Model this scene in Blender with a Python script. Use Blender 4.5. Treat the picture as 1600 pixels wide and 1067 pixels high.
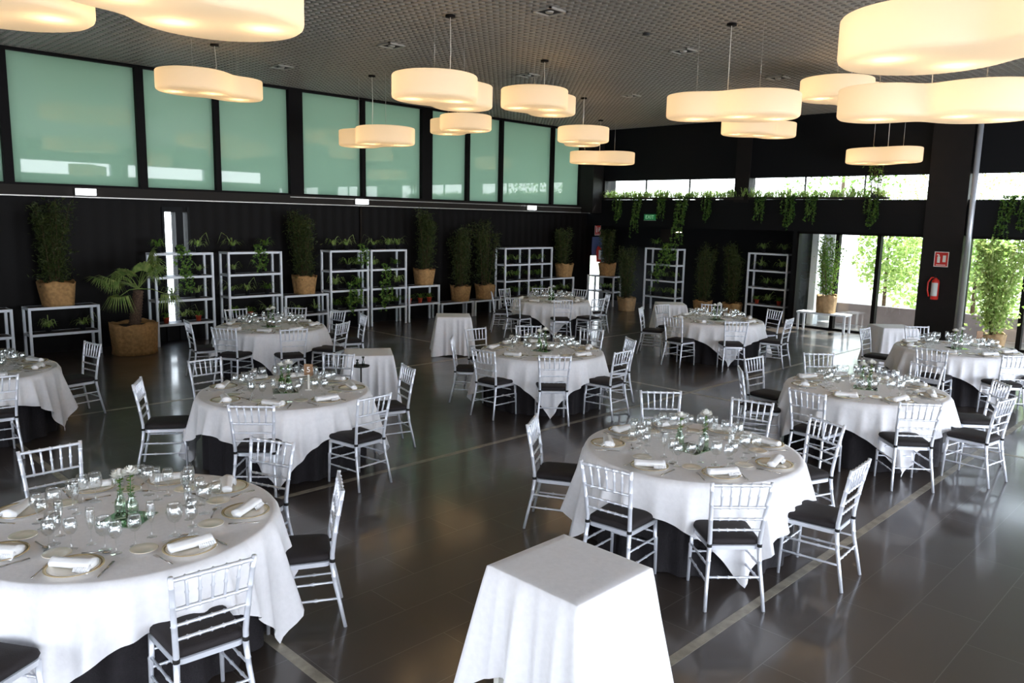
import bpy, math, random
from mathutils import Vector, Matrix
for o in list(bpy.data.objects): bpy.data.objects.remove(o, do_unlink=True)
SC = bpy.context.scene
COL = SC.collection
PI = math.pi
random.seed(7)

# ------------------------------------------------------------------ camera
f_px = 1231.0
yaw, pit, rol = math.radians(44.5228), math.radians(8.90947), math.radians(1.24234)
cy, sy, cp, sp, cr, sr = math.cos(yaw), math.sin(yaw), math.cos(pit), math.sin(pit), math.cos(rol), math.sin(rol)
fwd = Vector((cy*cp, sy*cp, -sp)); right = Vector((sy, -cy, 0)); up = right.cross(fwd)
r2 = cr*right + sr*up; u2 = -sr*right + cr*up
cd = bpy.data.cameras.new('camera'); cam = bpy.data.objects.new('camera', cd); COL.objects.link(cam)
cd.sensor_width = 36; cd.lens = f_px/1600*36; cd.clip_start = .05; cd.clip_end = 200
M = Matrix(((r2.x, u2.x, -fwd.x, 0), (r2.y, u2.y, -fwd.y, 0), (r2.z, u2.z, -fwd.z, 2.65), (0, 0, 0, 1)))
cam.matrix_world = M
SC.camera = cam

# ------------------------------------------------------------------ world, sun, daylight, exposure
W = bpy.data.worlds.new('sky'); SC.world = W; W.use_nodes = True
wn = W.node_tree.nodes; wl = W.node_tree.links
bg = wn['Background']
tc = wn.new('ShaderNodeTexCoord'); sx = wn.new('ShaderNodeSeparateXYZ'); rm = wn.new('ShaderNodeValToRGB')
wl.new(tc.outputs['Generated'], sx.inputs[0]); wl.new(sx.outputs['Z'], rm.inputs[0]); wl.new(rm.outputs[0], bg.inputs[0])
rm.color_ramp.elements[0].position = .0; rm.color_ramp.elements[0].color = (.95, .97, 1, 1)
rm.color_ramp.elements[1].position = .6; rm.color_ramp.elements[1].color = (.62, .78, 1, 1)
bg.inputs[1].default_value = 7.0
sd = bpy.data.lights.new('sun', 'SUN'); sd.energy = 16; sd.angle = math.radians(1.0); sd.color = (1, .95, .86)
sun = bpy.data.objects.new('sun', sd); COL.objects.link(sun)
sun.rotation_euler = Vector((-1.0, .22, -1.25)).to_track_quat('-Z', 'Y').to_euler()

def area(name, loc, direction, sxx, syy, energy, color, spread=PI):
    d = bpy.data.lights.new(name, 'AREA'); d.shape = 'RECTANGLE'; d.size = sxx; d.size_y = syy
    d.energy = energy; d.color = color; d.spread = spread
    o = bpy.data.objects.new(name, d); COL.objects.link(o); o.location = loc
    o.rotation_euler = Vector(direction).to_track_quat('-Z', 'Z' if abs(direction[2]) < .9 else 'Y').to_euler()
    return o
DAY = (.76, .85, 1.0)
YS = -5.0            # long window wall behind and to the right of the camera
XS = -4.5            # short wall behind the camera
for i in range(6):
    area('window_daylight', (-1.6+4.2*i, YS-.05, 1.3), (0, 1, 0), 3.5, 2.3, (95, 120, 185, 220, 230, 230)[i], DAY)
    area('window_daylight', (-1.6+4.2*i, YS-.05, 4.35), (0, 1, 0), 3.5, .5, 12, DAY)
for i in range(2):
    area('window_daylight', (XS-.05, -1.5+5.5*i, 1.6), (1, 0, 0), 4.0, 2.6, (45, 190)[i], DAY)
SC.view_settings.view_transform = 'Standard'; SC.view_settings.look = 'None'
SC.view_settings.gamma = 1; SC.view_settings.use_curve_mapping = False
SC.view_settings.exposure = 0.08

# ------------------------------------------------------------------ materials
def mat(name, col, rough=.5, metal=0, **k):
    m = bpy.data.materials.new(name); m.use_nodes = True; n = m.node_tree.nodes; l = m.node_tree.links
    b = n['Principled BSDF']; b.inputs['Base Color'].default_value = (*col, 1)
    b.inputs['Roughness'].default_value = rough; b.inputs['Metallic'].default_value = metal
    for kk, v in k.items():
        if kk in ('noise', 'bump', 'scale', 'col2', 'stretch', 'bscale'): continue
        b.inputs[kk].default_value = v
    tcn = n.new('ShaderNodeTexCoord'); mp = n.new('ShaderNodeMapping'); l.new(tcn.outputs['Object'], mp.inputs[0])
    mp.inputs['Scale'].default_value = k.get('stretch', (1, 1, 1))
    if k.get('noise', 0):
        t = n.new('ShaderNodeTexNoise'); t.inputs['Scale'].default_value = k.get('scale', 10); t.inputs['Detail'].default_value = 4
        l.new(mp.outputs[0], t.inputs['Vector'])
        mx = n.new('ShaderNodeMix'); mx.data_type = 'RGBA'
        c2 = k.get('col2', tuple(c*(1-k['noise']) for c in col))
        mx.inputs['A'].default_value = (*col, 1); mx.inputs['B'].default_value = (*c2, 1)
        mr = n.new('ShaderNodeMapRange'); mr.inputs[1].default_value = .35; mr.inputs[2].default_value = .65
        l.new(t.outputs['Fac'], mr.inputs[0]); l.new(mr.outputs[0], mx.inputs['Factor']); l.new(mx.outputs['Result'], b.inputs['Base Color'])
    if k.get('bump', 0):
        t = n.new('ShaderNodeTexNoise'); t.inputs['Scale'].default_value = k.get('bscale', 60)
        l.new(mp.outputs[0], t.inputs['Vector']); bp = n.new('ShaderNodeBump'); bp.inputs['Strength'].default_value = k['bump']; bp.inputs['Distance'].default_value = .01
        l.new(t.outputs['Fac'], bp.inputs['Height']); l.new(bp.outputs[0], b.inputs['Normal'])
    return m

def glassmat(name, tint=(1, 1, 1), refl=.1, ior=1.5, rough=0.0, mul=2.2):
    m = bpy.data.materials.new(name); m.use_nodes = True; n = m.node_tree.nodes; l = m.node_tree.links
    n.remove(n['Principled BSDF']); out = n['Material Output']
    tr = n.new('ShaderNodeBsdfTransparent'); tr.inputs[0].default_value = (*tint, 1)
    gl = n.new('ShaderNodeBsdfGlossy'); gl.inputs['Roughness'].default_value = rough; gl.inputs['Color'].default_value = (1, 1, 1, 1)
    fr = n.new('ShaderNodeLayerWeight'); fr.inputs[0].default_value = .5
    pw = n.new('ShaderNodeMath'); pw.operation = 'POWER'; pw.inputs[1].default_value = 3.0; l.new(fr.outputs['Facing'], pw.inputs[0])
    mm = n.new('ShaderNodeMath'); mm.operation = 'MULTIPLY_ADD'; mm.inputs[1].default_value = .5; mm.inputs[2].default_value = .045*mul; mm.use_clamp = True
    l.new(pw.outputs[0], mm.inputs[0]); mx = n.new('ShaderNodeMixShader')
    l.new(mm.outputs[0], mx.inputs[0]); l.new(tr.outputs[0], mx.inputs[1]); l.new(gl.outputs[0], mx.inputs[2]); l.new(mx.outputs[0], out.inputs[0])
    return m

def leafmat(name, c1, c2, trans=.35):
    m = bpy.data.materials.new(name); m.use_nodes = True; n = m.node_tree.nodes; l = m.node_tree.links
    b = n['Principled BSDF']; b.inputs['Roughness'].default_value = .5; b.inputs['Specular IOR Level'].default_value = .3
    tcn = n.new('ShaderNodeTexCoord'); t = n.new('ShaderNodeTexNoise'); t.inputs['Scale'].default_value = 14
    l.new(tcn.outputs['Object'], t.inputs['Vector'])
    mx = n.new('ShaderNodeMix'); mx.data_type = 'RGBA'; mx.inputs['A'].default_value = (*c1, 1); mx.inputs['B'].default_value = (*c2, 1)
    mr = n.new('ShaderNodeMapRange'); mr.inputs[1].default_value = .4; mr.inputs[2].default_value = .62
    l.new(t.outputs['Fac'], mr.inputs[0]); l.new(mr.outputs[0], mx.inputs['Factor']); l.new(mx.outputs['Result'], b.inputs['Base Color'])
    tr = n.new('ShaderNodeBsdfTranslucent'); l.new(mx.outputs['Result'], tr.inputs[0])
    ms = n.new('ShaderNodeMixShader'); ms.inputs[0].default_value = trans
    l.new(b.outputs[0], ms.inputs[1]); l.new(tr.outputs[0], ms.inputs[2]); l.new(ms.outputs[0], n['Material Output'].inputs[0])
    return m

def emit(name, col, s):
    m = bpy.data.materials.new(name); m.use_nodes = True; b = m.node_tree.nodes['Principled BSDF']
    b.inputs['Base Color'].default_value = (*col, 1); b.inputs['Emission Color'].default_value = (*col, 1); b.inputs['Emission Strength'].default_value = s
    return m

# floor: dark rectangular tiles with pale joints, satin
def floor_mat():
    m = bpy.data.materials.new('floor_tiles'); m.use_nodes = True; n = m.node_tree.nodes; l = m.node_tree.links; b = n['Principled BSDF']
    tcn = n.new('ShaderNodeTexCoord'); br = n.new('ShaderNodeTexBrick'); mp = n.new('ShaderNodeMapping'); mp.inputs['Location'].default_value = (.06, 0, 0)
    l.new(tcn.outputs['Object'], mp.inputs[0]); l.new(mp.outputs[0], br.inputs['Vector'])
    br.offset = .33; br.inputs['Scale'].default_value = 1; br.inputs['Brick Width'].default_value = 1.18; br.inputs['Row Height'].default_value = .4
    br.inputs['Mortar Size'].default_value = .0025; br.inputs['Mortar Smooth'].default_value = .1
    br.inputs['Color1'].default_value = (.058, .044, .035, 1); br.inputs['Color2'].default_value = (.043, .032, .025, 1); br.inputs['Mortar'].default_value = (.12, .11, .10, 1)
    t = n.new('ShaderNodeTexNoise'); t.inputs['Scale'].default_value = 2.2; t.inputs['Detail'].default_value = 6; l.new(tcn.outputs['Object'], t.inputs['Vector'])
    mx = n.new('ShaderNodeMix'); mx.data_type = 'RGBA'; mx.blend_type = 'MULTIPLY'; mx.inputs['Factor'].default_value = 1
    cr_ = n.new('ShaderNodeValToRGB'); cr_.color_ramp.elements[0].position = .3; cr_.color_ramp.elements[0].color = (.86, .84, .83, 1); cr_.color_ramp.elements[1].position = .7; cr_.color_ramp.elements[1].color = (1.12, 1.1, 1.1, 1)
    l.new(t.outputs['Fac'], cr_.inputs[0]); l.new(br.outputs['Color'], mx.inputs['A']); l.new(cr_.outputs[0], mx.inputs['B']); l.new(mx.outputs['Result'], b.inputs['Base Color'])
    mr = n.new('ShaderNodeMapRange'); mr.inputs[1].default_value = .3; mr.inputs[2].default_value = .7; mr.inputs[3].default_value = .34; mr.inputs[4].default_value = .42; b.inputs['Coat Weight'].default_value = .55; b.inputs['Coat Roughness'].default_value = .12
    l.new(t.outputs['Fac'], mr.inputs[0]); l.new(mr.outputs[0], b.inputs['Roughness'])
    b.inputs['Specular IOR Level'].default_value = .5
    bp = n.new('ShaderNodeBump'); bp.inputs['Strength'].default_value = .25; bp.inputs['Distance'].default_value = .002; bp.invert = True
    l.new(br.outputs['Fac'], bp.inputs['Height']); l.new(bp.outputs[0], b.inputs['Normal'])
    return m

def frosted_mat():
    m = bpy.data.materials.new('frosted_green_glass'); m.use_nodes = True; n = m.node_tree.nodes; l = m.node_tree.links
    n.remove(n['Principled BSDF']); out = n['Material Output']
    tr = n.new('ShaderNodeBsdfTranslucent'); tr.inputs[0].default_value = (.42, .54, .44, 1)
    df = n.new('ShaderNodeBsdfDiffuse'); df.inputs[0].default_value = (.25, .31, .27, 1)
    m0 = n.new('ShaderNodeMixShader'); m0.inputs[0].default_value = .2; l.new(tr.outputs[0], m0.inputs[1]); l.new(df.outputs[0], m0.inputs[2])
    gl = n.new('ShaderNodeBsdfGlossy'); gl.inputs['Roughness'].default_value = .02
    fr = n.new('ShaderNodeFresnel'); fr.inputs[0].default_value = 1.55
    mm = n.new('ShaderNodeMath'); mm.operation = 'MULTIPLY'; mm.inputs[1].default_value = 1.6; mm.use_clamp = True; l.new(fr.outputs[0], mm.inputs[0])
    mx = n.new('ShaderNodeMixShader'); l.new(mm.outputs[0], mx.inputs[0]); l.new(m0.outputs[0], mx.inputs[1]); l.new(gl.outputs[0], mx.inputs[2]); l.new(mx.outputs[0], out.inputs[0])
    return m

def shade_mat():
    m = bpy.data.materials.new('lamp_shade_fabric'); m.use_nodes = True; n = m.node_tree.nodes; l = m.node_tree.links
    n.remove(n['Principled BSDF']); out = n['Material Output']
    tr = n.new('ShaderNodeBsdfTranslucent'); tr.inputs[0].default_value = (.95, .86, .68, 1)
    df = n.new('ShaderNodeBsdfDiffuse'); df.inputs[0].default_value = (.9, .86, .78, 1)
    m0 = n.new('ShaderNodeMixShader'); m0.inputs[0].default_value = .35; l.new(tr.outputs[0], m0.inputs[1]); l.new(df.outputs[0], m0.inputs[2])
    em = n.new('ShaderNodeEmission'); em.inputs[0].default_value = (1, .72, .40, 1); em.inputs[1].default_value = .11
    ad = n.new('ShaderNodeAddShader'); l.new(m0.outputs[0], ad.inputs[0]); l.new(em.outputs[0], ad.inputs[1]); l.new(ad.outputs[0], out.inputs[0])
    return m

def clad_mat():
    m = mat('dark_cladding', (.0026, .0017, .0014), .6, **{'Specular IOR Level': .15})
    n = m.node_tree.nodes; l = m.node_tree.links
    w = n.new('ShaderNodeTexWave'); w.wave_type = 'BANDS'; w.bands_direction = 'X'; w.inputs['Scale'].default_value = 1.2
    tcn = n.new('ShaderNodeTexCoord'); l.new(tcn.outputs['Object'], w.inputs['Vector'])
    bp = n.new('ShaderNodeBump'); bp.inputs['Strength'].default_value = .35; bp.inputs['Distance'].default_value = .02; l.new(w.outputs['Fac'], bp.inputs['Height'])
    l.new(bp.outputs[0], n['Principled BSDF'].inputs['Normal'])
    return m

M_ = dict(
 floor=floor_mat(), frost=frosted_mat(), shade=shade_mat(), clad=clad_mat(),
 black=mat('matte_black', (.008, .007, .007), .8), frame=mat('dark_frame', (.004, .003, .003), .6, **{'Specular IOR Level': .12}),
 brown=mat('dark_brown_paint', (.007, .0045, .0038), .6, noise=.3, scale=4, **{'Specular IOR Level': .3}),
 band=mat('taupe_band', (.016, .012, .009), .6, **{'Specular IOR Level': .2}), alu=mat('aluminium_trim', (.45, .43, .40), .4, .6),
 panel=mat('charcoal_panel', (.003, .0032, .004), .6, **{'Specular IOR Level': .2}), grid=mat('grey_ceiling_grid', (.25, .225, .195), .5, .2),
 strip=mat('pale_metal_strip', (.42, .38, .30), .4, .3, noise=.4, scale=9), pipe=mat('grey_pipe', (.5, .52, .56), .35, .4),
 silver=mat('silver_lacquer', (.74, .76, .82), .3, .35), cushion=mat('dark_brown_cushion', (.013, .009, .010), .8, bump=.2, bscale=180),
 white=mat('white_linen', (.82, .81, .83), .75, bump=.12, bscale=45, noise=.05, scale=30, **{'Sheen Weight': .2}),
 blackcloth=mat('charcoal_cloth', (.013, .010, .013), .85, bump=.5, bscale=120, noise=.4, scale=60),
 napkin=mat('white_napkin', (.86, .86, .87), .7, bump=.1, bscale=120), china=mat('cream_china', (.90, .83, .70), .15, **{'Coat Weight': .5}),
 gold=mat('gold_rim_glass', (.62, .48, .27), .2, .4), cut=mat('steel_cutlery', (.55, .53, .50), .2, .9),
 wine=glassmat('drinking_glass', (.97, .98, .98), mul=2.8), vase=glassmat('green_vase_glass', (.55, .74, .45), mul=2.2), clear=glassmat('clear_vase_glass', (.86, .93, .86), mul=2.4),
 window=glassmat('window_glass', (.95, .97, .97), mul=1.0), mirror=mat('mirror_tile', (.45, .55, .42), .04, 1.0),
 petal=mat('white_petals', (.96, .95, .90), .6, **{'Subsurface Weight': 0}), stem=mat('flower_stem', (.03, .12, .02), .5),
 shelfw=mat('white_steel_shelving', (.70, .73, .78), .4), board=mat('dark_shelf_board', (.05, .035, .03), .5),
 burlap=mat('burlap_wrap', (.46, .26, .10), .9, noise=.35, scale=18, bump=.5, bscale=90), soil=mat('potting_soil', (.02, .014, .01), .9),
 burlap2=mat('kraft_paper_wrap', (.46, .30, .15), .85, noise=.3, scale=12, bump=.4, bscale=40),
 terracotta=mat('orange_red_pot', (.55, .07, .03), .5), dpot=mat('black_plastic_pot', (.012, .012, .014), .5),
 bark=mat('palm_fibre_trunk', (.11, .065, .04), .95, noise=.6, scale=40, bump=1.0, bscale=60), twig=mat('brown_twig', (.10, .06, .03), .9),
 dleaf=leafmat('dark_bamboo_leaves', (.030, .050, .012), (.065, .080, .020), .25), leaf=leafmat('mid_green_leaves', (.10, .22, .03), (.22, .34, .07), .4),
 spider=leafmat('striped_pale_leaves', (.22, .36, .07), (.42, .52, .20), .35), palm=leafmat('palm_leaves', (.16, .26, .06), (.32, .38, .12), .3),
 bright=leafmat('bright_outdoor_leaves', (.26, .40, .09), (.56, .64, .26), .5), red=mat('red_enamel', (.60, .03, .02), .3), sign_w=mat('sign_white', (.8, .78, .72), .5),
 label=mat('pale_label', (.6, .63, .62), .5), exitg=emit('exit_green', (.01, .16, .05), .35), exitw=emit('exit_letters', (.45, .75, .5), .30),
 lampw=emit('bulkhead_lamp', (.85, .92, 1), 6), spot=emit('spot_lamp', (1, .85, .65), 5), wood=mat('card_wood', (.28, .15, .07), .6, noise=.4, scale=30, stretch=(1, 6, 1)),
 pave=mat('pale_paving', (.48, .47, .45), .8, noise=.2, scale=3), lowwall=mat('pinkish_plaster', (.42, .33, .31), .8, noise=.15, scale=3), render=mat('white_render', (.75, .74, .72), .8),
 grass=mat('lawn', (.42, .46, .30), .9, noise=.4, scale=2), blue=mat('blue_panel', (.10, .14, .30), .4), iron=mat('wrought_iron', (.015, .015, .015), .5), dstone=mat('dark_bottle', (.02, .025, .02), .15))

M_['vine'] = leafmat('dark_vine_leaves', (.05, .12, .015), (.12, .19, .04), .35)

# ------------------------------------------------------------------ mesh helpers
class MB:
    def __init__(s): s.v = []; s.f = []
    def quad(s, a, b, c, d): i = len(s.v); s.v += [tuple(a), tuple(b), tuple(c), tuple(d)]; s.f.append((i, i+1, i+2, i+3))
    def box(s, x0, x1, y0, y1, z0, z1):
        i = len(s.v)
        s.v += [(x0, y0, z0), (x1, y0, z0), (x1, y1, z0), (x0, y1, z0), (x0, y0, z1), (x1, y0, z1), (x1, y1, z1), (x0, y1, z1)]
        s.f += [(i, i+3, i+2, i+1), (i+4, i+5, i+6, i+7), (i, i+1, i+5, i+4), (i+1, i+2, i+6, i+5), (i+2, i+3, i+7, i+6), (i+3, i, i+4, i+7)]
        return s
    def tube(s, pts, rad, n=8, cap=True):
        P = [Vector(p) for p in pts]
        if not isinstance(rad, (list, tuple)): rad = [rad]*len(P)
        base = len(s.v); prev = None
        for k, p in enumerate(P):
            t = (P[min(k+1, len(P)-1)]-P[max(k-1, 0)]).normalized()
            if prev is None:
                a = t.cross(Vector((0, 0, 1)));
                if a.length < .1: a = t.cross(Vector((1, 0, 0)))
                a.normalize()
            else: a = (prev-t*prev.dot(t)).normalized()
            prev = a; b = t.cross(a)
            for j in range(n):
                q = p+rad[k]*(math.cos(2*PI*j/n)*a+math.sin(2*PI*j/n)*b); s.v.append(tuple(q))
        for k in range(len(P)-1):
            for j in range(n):
                a0 = base+k*n+j; a1 = base+k*n+(j+1) % n; s.f.append((a0, a1, a1+n, a0+n))
        if cap:
            s.f.append(tuple(base+j for j in range(n))[::-1]); e = base+(len(P)-1)*n; s.f.append(tuple(e+j for j in range(n)))
        return s
    def lathe(s, prof, n=16, c=(0, 0, 0), closed=False):
        base = len(s.v)
        for r, z in prof:
            for j in range(n): s.v.append((c[0]+r*math.cos(2*PI*j/n), c[1]+r*math.sin(2*PI*j/n), c[2]+z))
        m = len(prof)
        for k in range(m-1):
            for j in range(n):
                a0 = base+k*n+j; a1 = base+k*n+(j+1) % n; s.f.append((a0, a1, a1+n, a0+n))
        if closed:
            s.f.append(tuple(base+j for j in range(n))[::-1]); e = base+(m-1)*n; s.f.append(tuple(e+j for j in range(n)))
        return s
    def rings(s, R, close_top=None, close_bot=None):
        base = len(s.v); n = len(R[0])
        for r in R: s.v += [tuple(p) for p in r]
        for k in range(len(R)-1):
            for j in range(n):
                a0 = base+k*n+j; a1 = base+k*n+(j+1) % n; s.f.append((a0, a1, a1+n, a0+n))
        if close_bot is not None:
            c = len(s.v); s.v.append(tuple(close_bot))
            for j in range(n): s.f.append((c, base+(j+1) % n, base+j))
        if close_top is not None:
            c = len(s.v); s.v.append(tuple(close_top)); e = base+(len(R)-1)*n
            for j in range(n): s.f.append((c, e+j, e+(j+1) % n))
        return s
    def build(s, name, m, parent=None, smooth=True, loc=None, rz=0, bevel=0):
        me = bpy.data.meshes.new(name); me.from_pydata(s.v, [], s.f); me.validate()
        if smooth:
            for p in me.polygons: p.use_smooth = True
        me.materials.append(m if not isinstance(m, str) else M_[m])
        o = bpy.data.objects.new(name, me); COL.objects.link(o)
        if parent: o.parent = parent
        if loc is not None: o.location = loc
        if rz: o.rotation_euler = (0, 0, rz)
        if bevel:
            b = o.modifiers.new('b', 'BEVEL'); b.width = bevel; b.segments = 2; b.limit_method = 'ANGLE'
        return o

def tag(o, label, cat, group=None, kind=None):
    o['label'] = label; o['category'] = cat
    if group: o['group'] = group
    if kind: o['kind'] = kind
    return o
def empty(name, loc=(0, 0, 0), rz=0):
    o = bpy.data.objects.new(name, None); COL.objects.link(o); o.location = loc; o.rotation_euler = (0, 0, rz); o.empty_display_size = .2
    return o
def struct(o): o['kind'] = 'structure'; return o
def copy_tree(o, parent=None):
    c = o.copy(); COL.objects.link(c); c.parent = parent
    for ch in list(KIDS.get(o.name, [])): copy_tree(ch, c)
    return c
KIDS = {}
def index_kids(root):
    KIDS[root.name] = [x for x in bpy.data.objects if x.parent == root]
    for k in KIDS[root.name]: index_kids(k)
class Proto:
    def __init__(s, root): s.r = root; s.used = False; index_kids(root)
    def place(s, loc, rz, label, cat, group=None, sc=1.0, hz=None):
        if not s.used: o = s.r; s.used = True
        else: o = copy_tree(s.r)
        o.location = loc; o.rotation_euler = (0, 0, rz); o.scale = (sc, sc, hz if hz else sc)
        tag(o, label, cat, group); return o

# ------------------------------------------------------------------ room shell
XW, YW = 19.8, 16.2       # window plane of the end wall, inner face of the long left wall
XR = 21.2                 # deeper dark wall behind the planter ledge
CZ = 5.38
struct(MB().box(XS, XR+.2, YS, YW+.2, -.2, 0).build('floor', 'floor', smooth=False))
struct(MB().box(XS, XR+.2, YS, YW+.2, CZ+.35, CZ+.5).build('ceiling', 'black', smooth=False))
g = MB()
x = XS
pitch = .125
while x < XR: g.box(x-.021, x+.021, YS, YW, CZ, CZ+.05); x += pitch
y = YS
while y < YW: g.box(XS, XR, y-.021, y+.021, CZ+.001, CZ+.051); y += pitch
struct(g.build('trim_1', 'grid', smooth=False))
# floor strips
k = 2
for y in (2.4, 6.5, 10.98): struct(MB().box(XS, XW, y-.035, y+.035, 0, .0015).build('trim_%d' % k, 'strip', smooth=False)); k += 1
for x in (2.24, 10.6): struct(MB().box(x-.035, x+.035, YS, YW, 0, .0012).build('trim_%d' % k, 'strip', smooth=False)); k += 1
# long left wall: dark cladding below with narrow door lights, taupe band, green glazing above
doors = [(6.45, 6.67, .35, 2.62), (6.82, 6.91, 1.75, 2.62), (20.0, 20.75, .0, 1.5)]
wl_ = MB()
xs = XS
for (a, b, z0, z1) in doors:
    wl_.box(xs, a, YW, YW+.2, 0, 2.86)
    if z0 > 0: wl_.box(a, b, YW, YW+.2, 0, z0)
    wl_.box(a, b, YW, YW+.2, z1, 2.86); xs = b
wl_.box(xs, XR+.2, YW, YW+.2, 0, 2.86)
struct(wl_.build('wall_left', 'clad', smooth=False))
for i, (a, b, z0, z1) in enumerate(doors): struct(MB().box(a, b, YW+.08, YW+.1, z0, z1).build('window_%d' % (30+i), 'window', smooth=False))
struct(MB().box(6.40, 6.45, YW-.03, YW, 0, 2.72).box(6.67, 6.82, YW-.03, YW, 0, 2.72).box(6.91, 6.96, YW-.03, YW, 0, 2.72).box(6.45, 6.67, YW-.03, YW, 2.62, 2.72).build('trim_%d' % k, 'panel', smooth=False)); k += 1
struct(MB().box(XS, XW-.4, YW-.12, YW+.2, 2.86, 3.05).build('trim_%d' % k, 'band', smooth=False)); k += 1
struct(MB().box(XS, XW+.3, YW-.135, YW-.12, 2.85, 2.87).box(9.2, XW-.4, YW-.135, YW-.12, 3.0, 3.015).build('trim_%d' % k, 'alu', smooth=False)); k += 1
MUL = [(-3.6, .06), (-1.3, .06), (1.0, .06), (1.9, .06), (3.80, .075), (6.08, .075), (7.60, .055), (9.42, .17), (11.22, .05), (13.17, .17), (14.60, .05), (15.87, .05), (18.02, .05), (19.6, .3)]
mb = MB()
for x, w in MUL: mb.box(x-w, x+w, YW-.06, YW+.2, 3.05, CZ+.1)
mb.box(XS, XR, YW-.05, YW+.2, 3.04, 3.09).box(XS, XR, YW-.05, YW+.2, CZ-.05, CZ+.35)
struct(mb.build('wall_left_frame', 'frame', smooth=False)).name = 'wall_left_upper'
xs = XS; n = 1
for x, w in MUL:
    if x-w > xs+.1: struct(MB().box(xs, x-w, YW+.05, YW+.07, 3.09, CZ-.05).build('window_%d' % n, 'frost', smooth=False)); n += 1
    xs = x+w
struct(MB().box(xs, XR, YW+.0, YW+.2, 3.05, CZ).build('wall_left_corner', 'panel', smooth=False)).name = 'wall_left_end'
struct(MB().box(19.3, 19.8, 15.62, YW-.06, 2.86, CZ+.1).build('trim_%d' % k, 'brown', smooth=False)); k += 1
struct(MB().box(XS, XR, YW+.25, YW+1.9, CZ+.05, CZ+.2).build('trim_%d' % k, 'render', smooth=False)); k += 1   # unseen eave slab, added outside to shade the top of the green panes
# end wall
we = MB()
YA, YB = -5.0, 15.6
we.box(XW, XW+.25, YA, YW, 3.86, CZ+.35)                       # upper dark panels
we.box(XW-.05, XW+.45, 9.25, YW, 2.47, 3.27)                   # planter ledge face
we.box(XW-.05, XW+.3, YA, 9.25, 2.47, 3.27)
we.box(XR, XR+.2, 9.2, YW, 0, 2.6)
we.box(XW, XR+.2, 9.2, 9.32, 0, 2.6)
we.box(XW+.2, XR+.2, 9.2, YW, 2.47, 2.6)
struct(we.build('wall_back', 'panel', smooth=False))
cols = [(10.64, 11.06, XW-.06, XW+.3, 3.2, 5.6), (5.30, 6.14, XW-.15, XW+.4, 0, CZ+.3), (15.56, 16.2, XW, XW+.3, 3.2, 4.0), (.6, 1.4, XW-.15, XW+.4, 0, CZ+.3), (-4.6, -3.8, XW-.15, XW+.4, 0, CZ+.3)]
for c in cols: struct(MB().box(c[2], c[3], c[0], c[1], c[4], c[5]).build('trim_%d' % k, 'brown', smooth=False)); k += 1
for (a, b) in ((-3.8, .6), (1.4, 5.30), (6.14, 10.64), (11.06, 15.56)):
    n += 1; struct(MB().box(XW+.1, XW+.12, a, b, 3.27, 3.86).build('window_%d' % n, 'window', smooth=False))
    f_ = MB().box(XW+.05, XW+.1, a, b, 3.84, 3.88)
    for q in (1, 2): yy = a+(b-a)*q/3; f_.box(XW+.06, XW+.12, yy-.012, yy+.012, 3.27, 3.86)
    struct(f_.build('trim_%d' % k, 'frame', smooth=False)); k += 1
for (a, b, ms) in ((-3.8, .6, (-1.6,)), (1.4, 5.22, (1.6, 4.05)), (6.14, 9.2, (7.15, 8.15))):
    n += 1; struct(MB().box(XW+.1, XW+.12, a, b, 0, 2.47).build('window_%d' % n, 'window', smooth=False))
    f_ = MB().box(XW-.02, XW+.14, a, b, 2.41, 2.47).box(XW-.02, XW+.14, b-.05, b, 0, 2.47).box(XW-.02, XW+.14, a, a+.03, 0, 2.47).box(XW, XW+.14, a, b, 0, .06)
    for q in ms: f_.box(XW-.02, XW+.14, q-.045, q+.045, 0, 2.45)
    struct(f_.build('trim_%d' % k, 'frame', smooth=False)); k += 1
# walls that carry the daylight windows, behind and to the right of the camera
wr = MB().box(XS, XW+.3, YS-.3, YS, 2.47, 4.08).box(XS, XW+.3, YS-.3, YS, 4.62, CZ+.4)
for i in range(7):
    c0 = -1.6+4.2*i-2.1; wr.box(c0-.35, c0+.35, YS-.3, YS, 0, CZ+.3)
struct(wr.build('wall_right', 'panel', smooth=False))
wf = MB().box(XS-.3, XS, YS, YW, 2.95, CZ+.4).box(XS-.3, XS, YS, -3.5, 0, 3).box(XS-.3, XS, .5, 2.0, 0, 3).box(XS-.3, XS, 6.0, YW+.2, 0, 3).box(XS-.3, XS, YS, YW, 0, .3)
struct(wf.build('wall_front', 'panel', smooth=False))
# outside
struct(MB().box(XW+.3, 60, -30, 45, -.25, -.05).build('ground', 'pave', smooth=False))
struct(MB().box(-30, 60, YW+.3, 60, -.2, -.06).build('ground_left', 'pave', smooth=False))
tag(MB().box(26.0, 60, -28, 40, -.052, -.046).build('lawn', 'grass', smooth=False), 'pale sunlit lawn beyond the end windows', 'lawn', kind='stuff')
tag(MB().box(21.9, 22.1, -4.5, 9.0, -.05, .52).build('garden_wall', 'lowwall', smooth=False, bevel=.01), 'low pinkish plaster wall outside the end windows', 'wall')
tag(MB().box(22.3, 22.5, 9.25, 13.0, -.05, 3.4).build('white_garden_wall', 'render', smooth=False), 'tall white wall outside the left garden pane', 'wall')
tag(MB().box(20.6, 20.9, 8.98, 9.16, -.05, 3.2).build('render_pillar', 'render', smooth=False, bevel=.01), 'white rendered pillar outside the glass beside the shelving', 'pillar')

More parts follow.
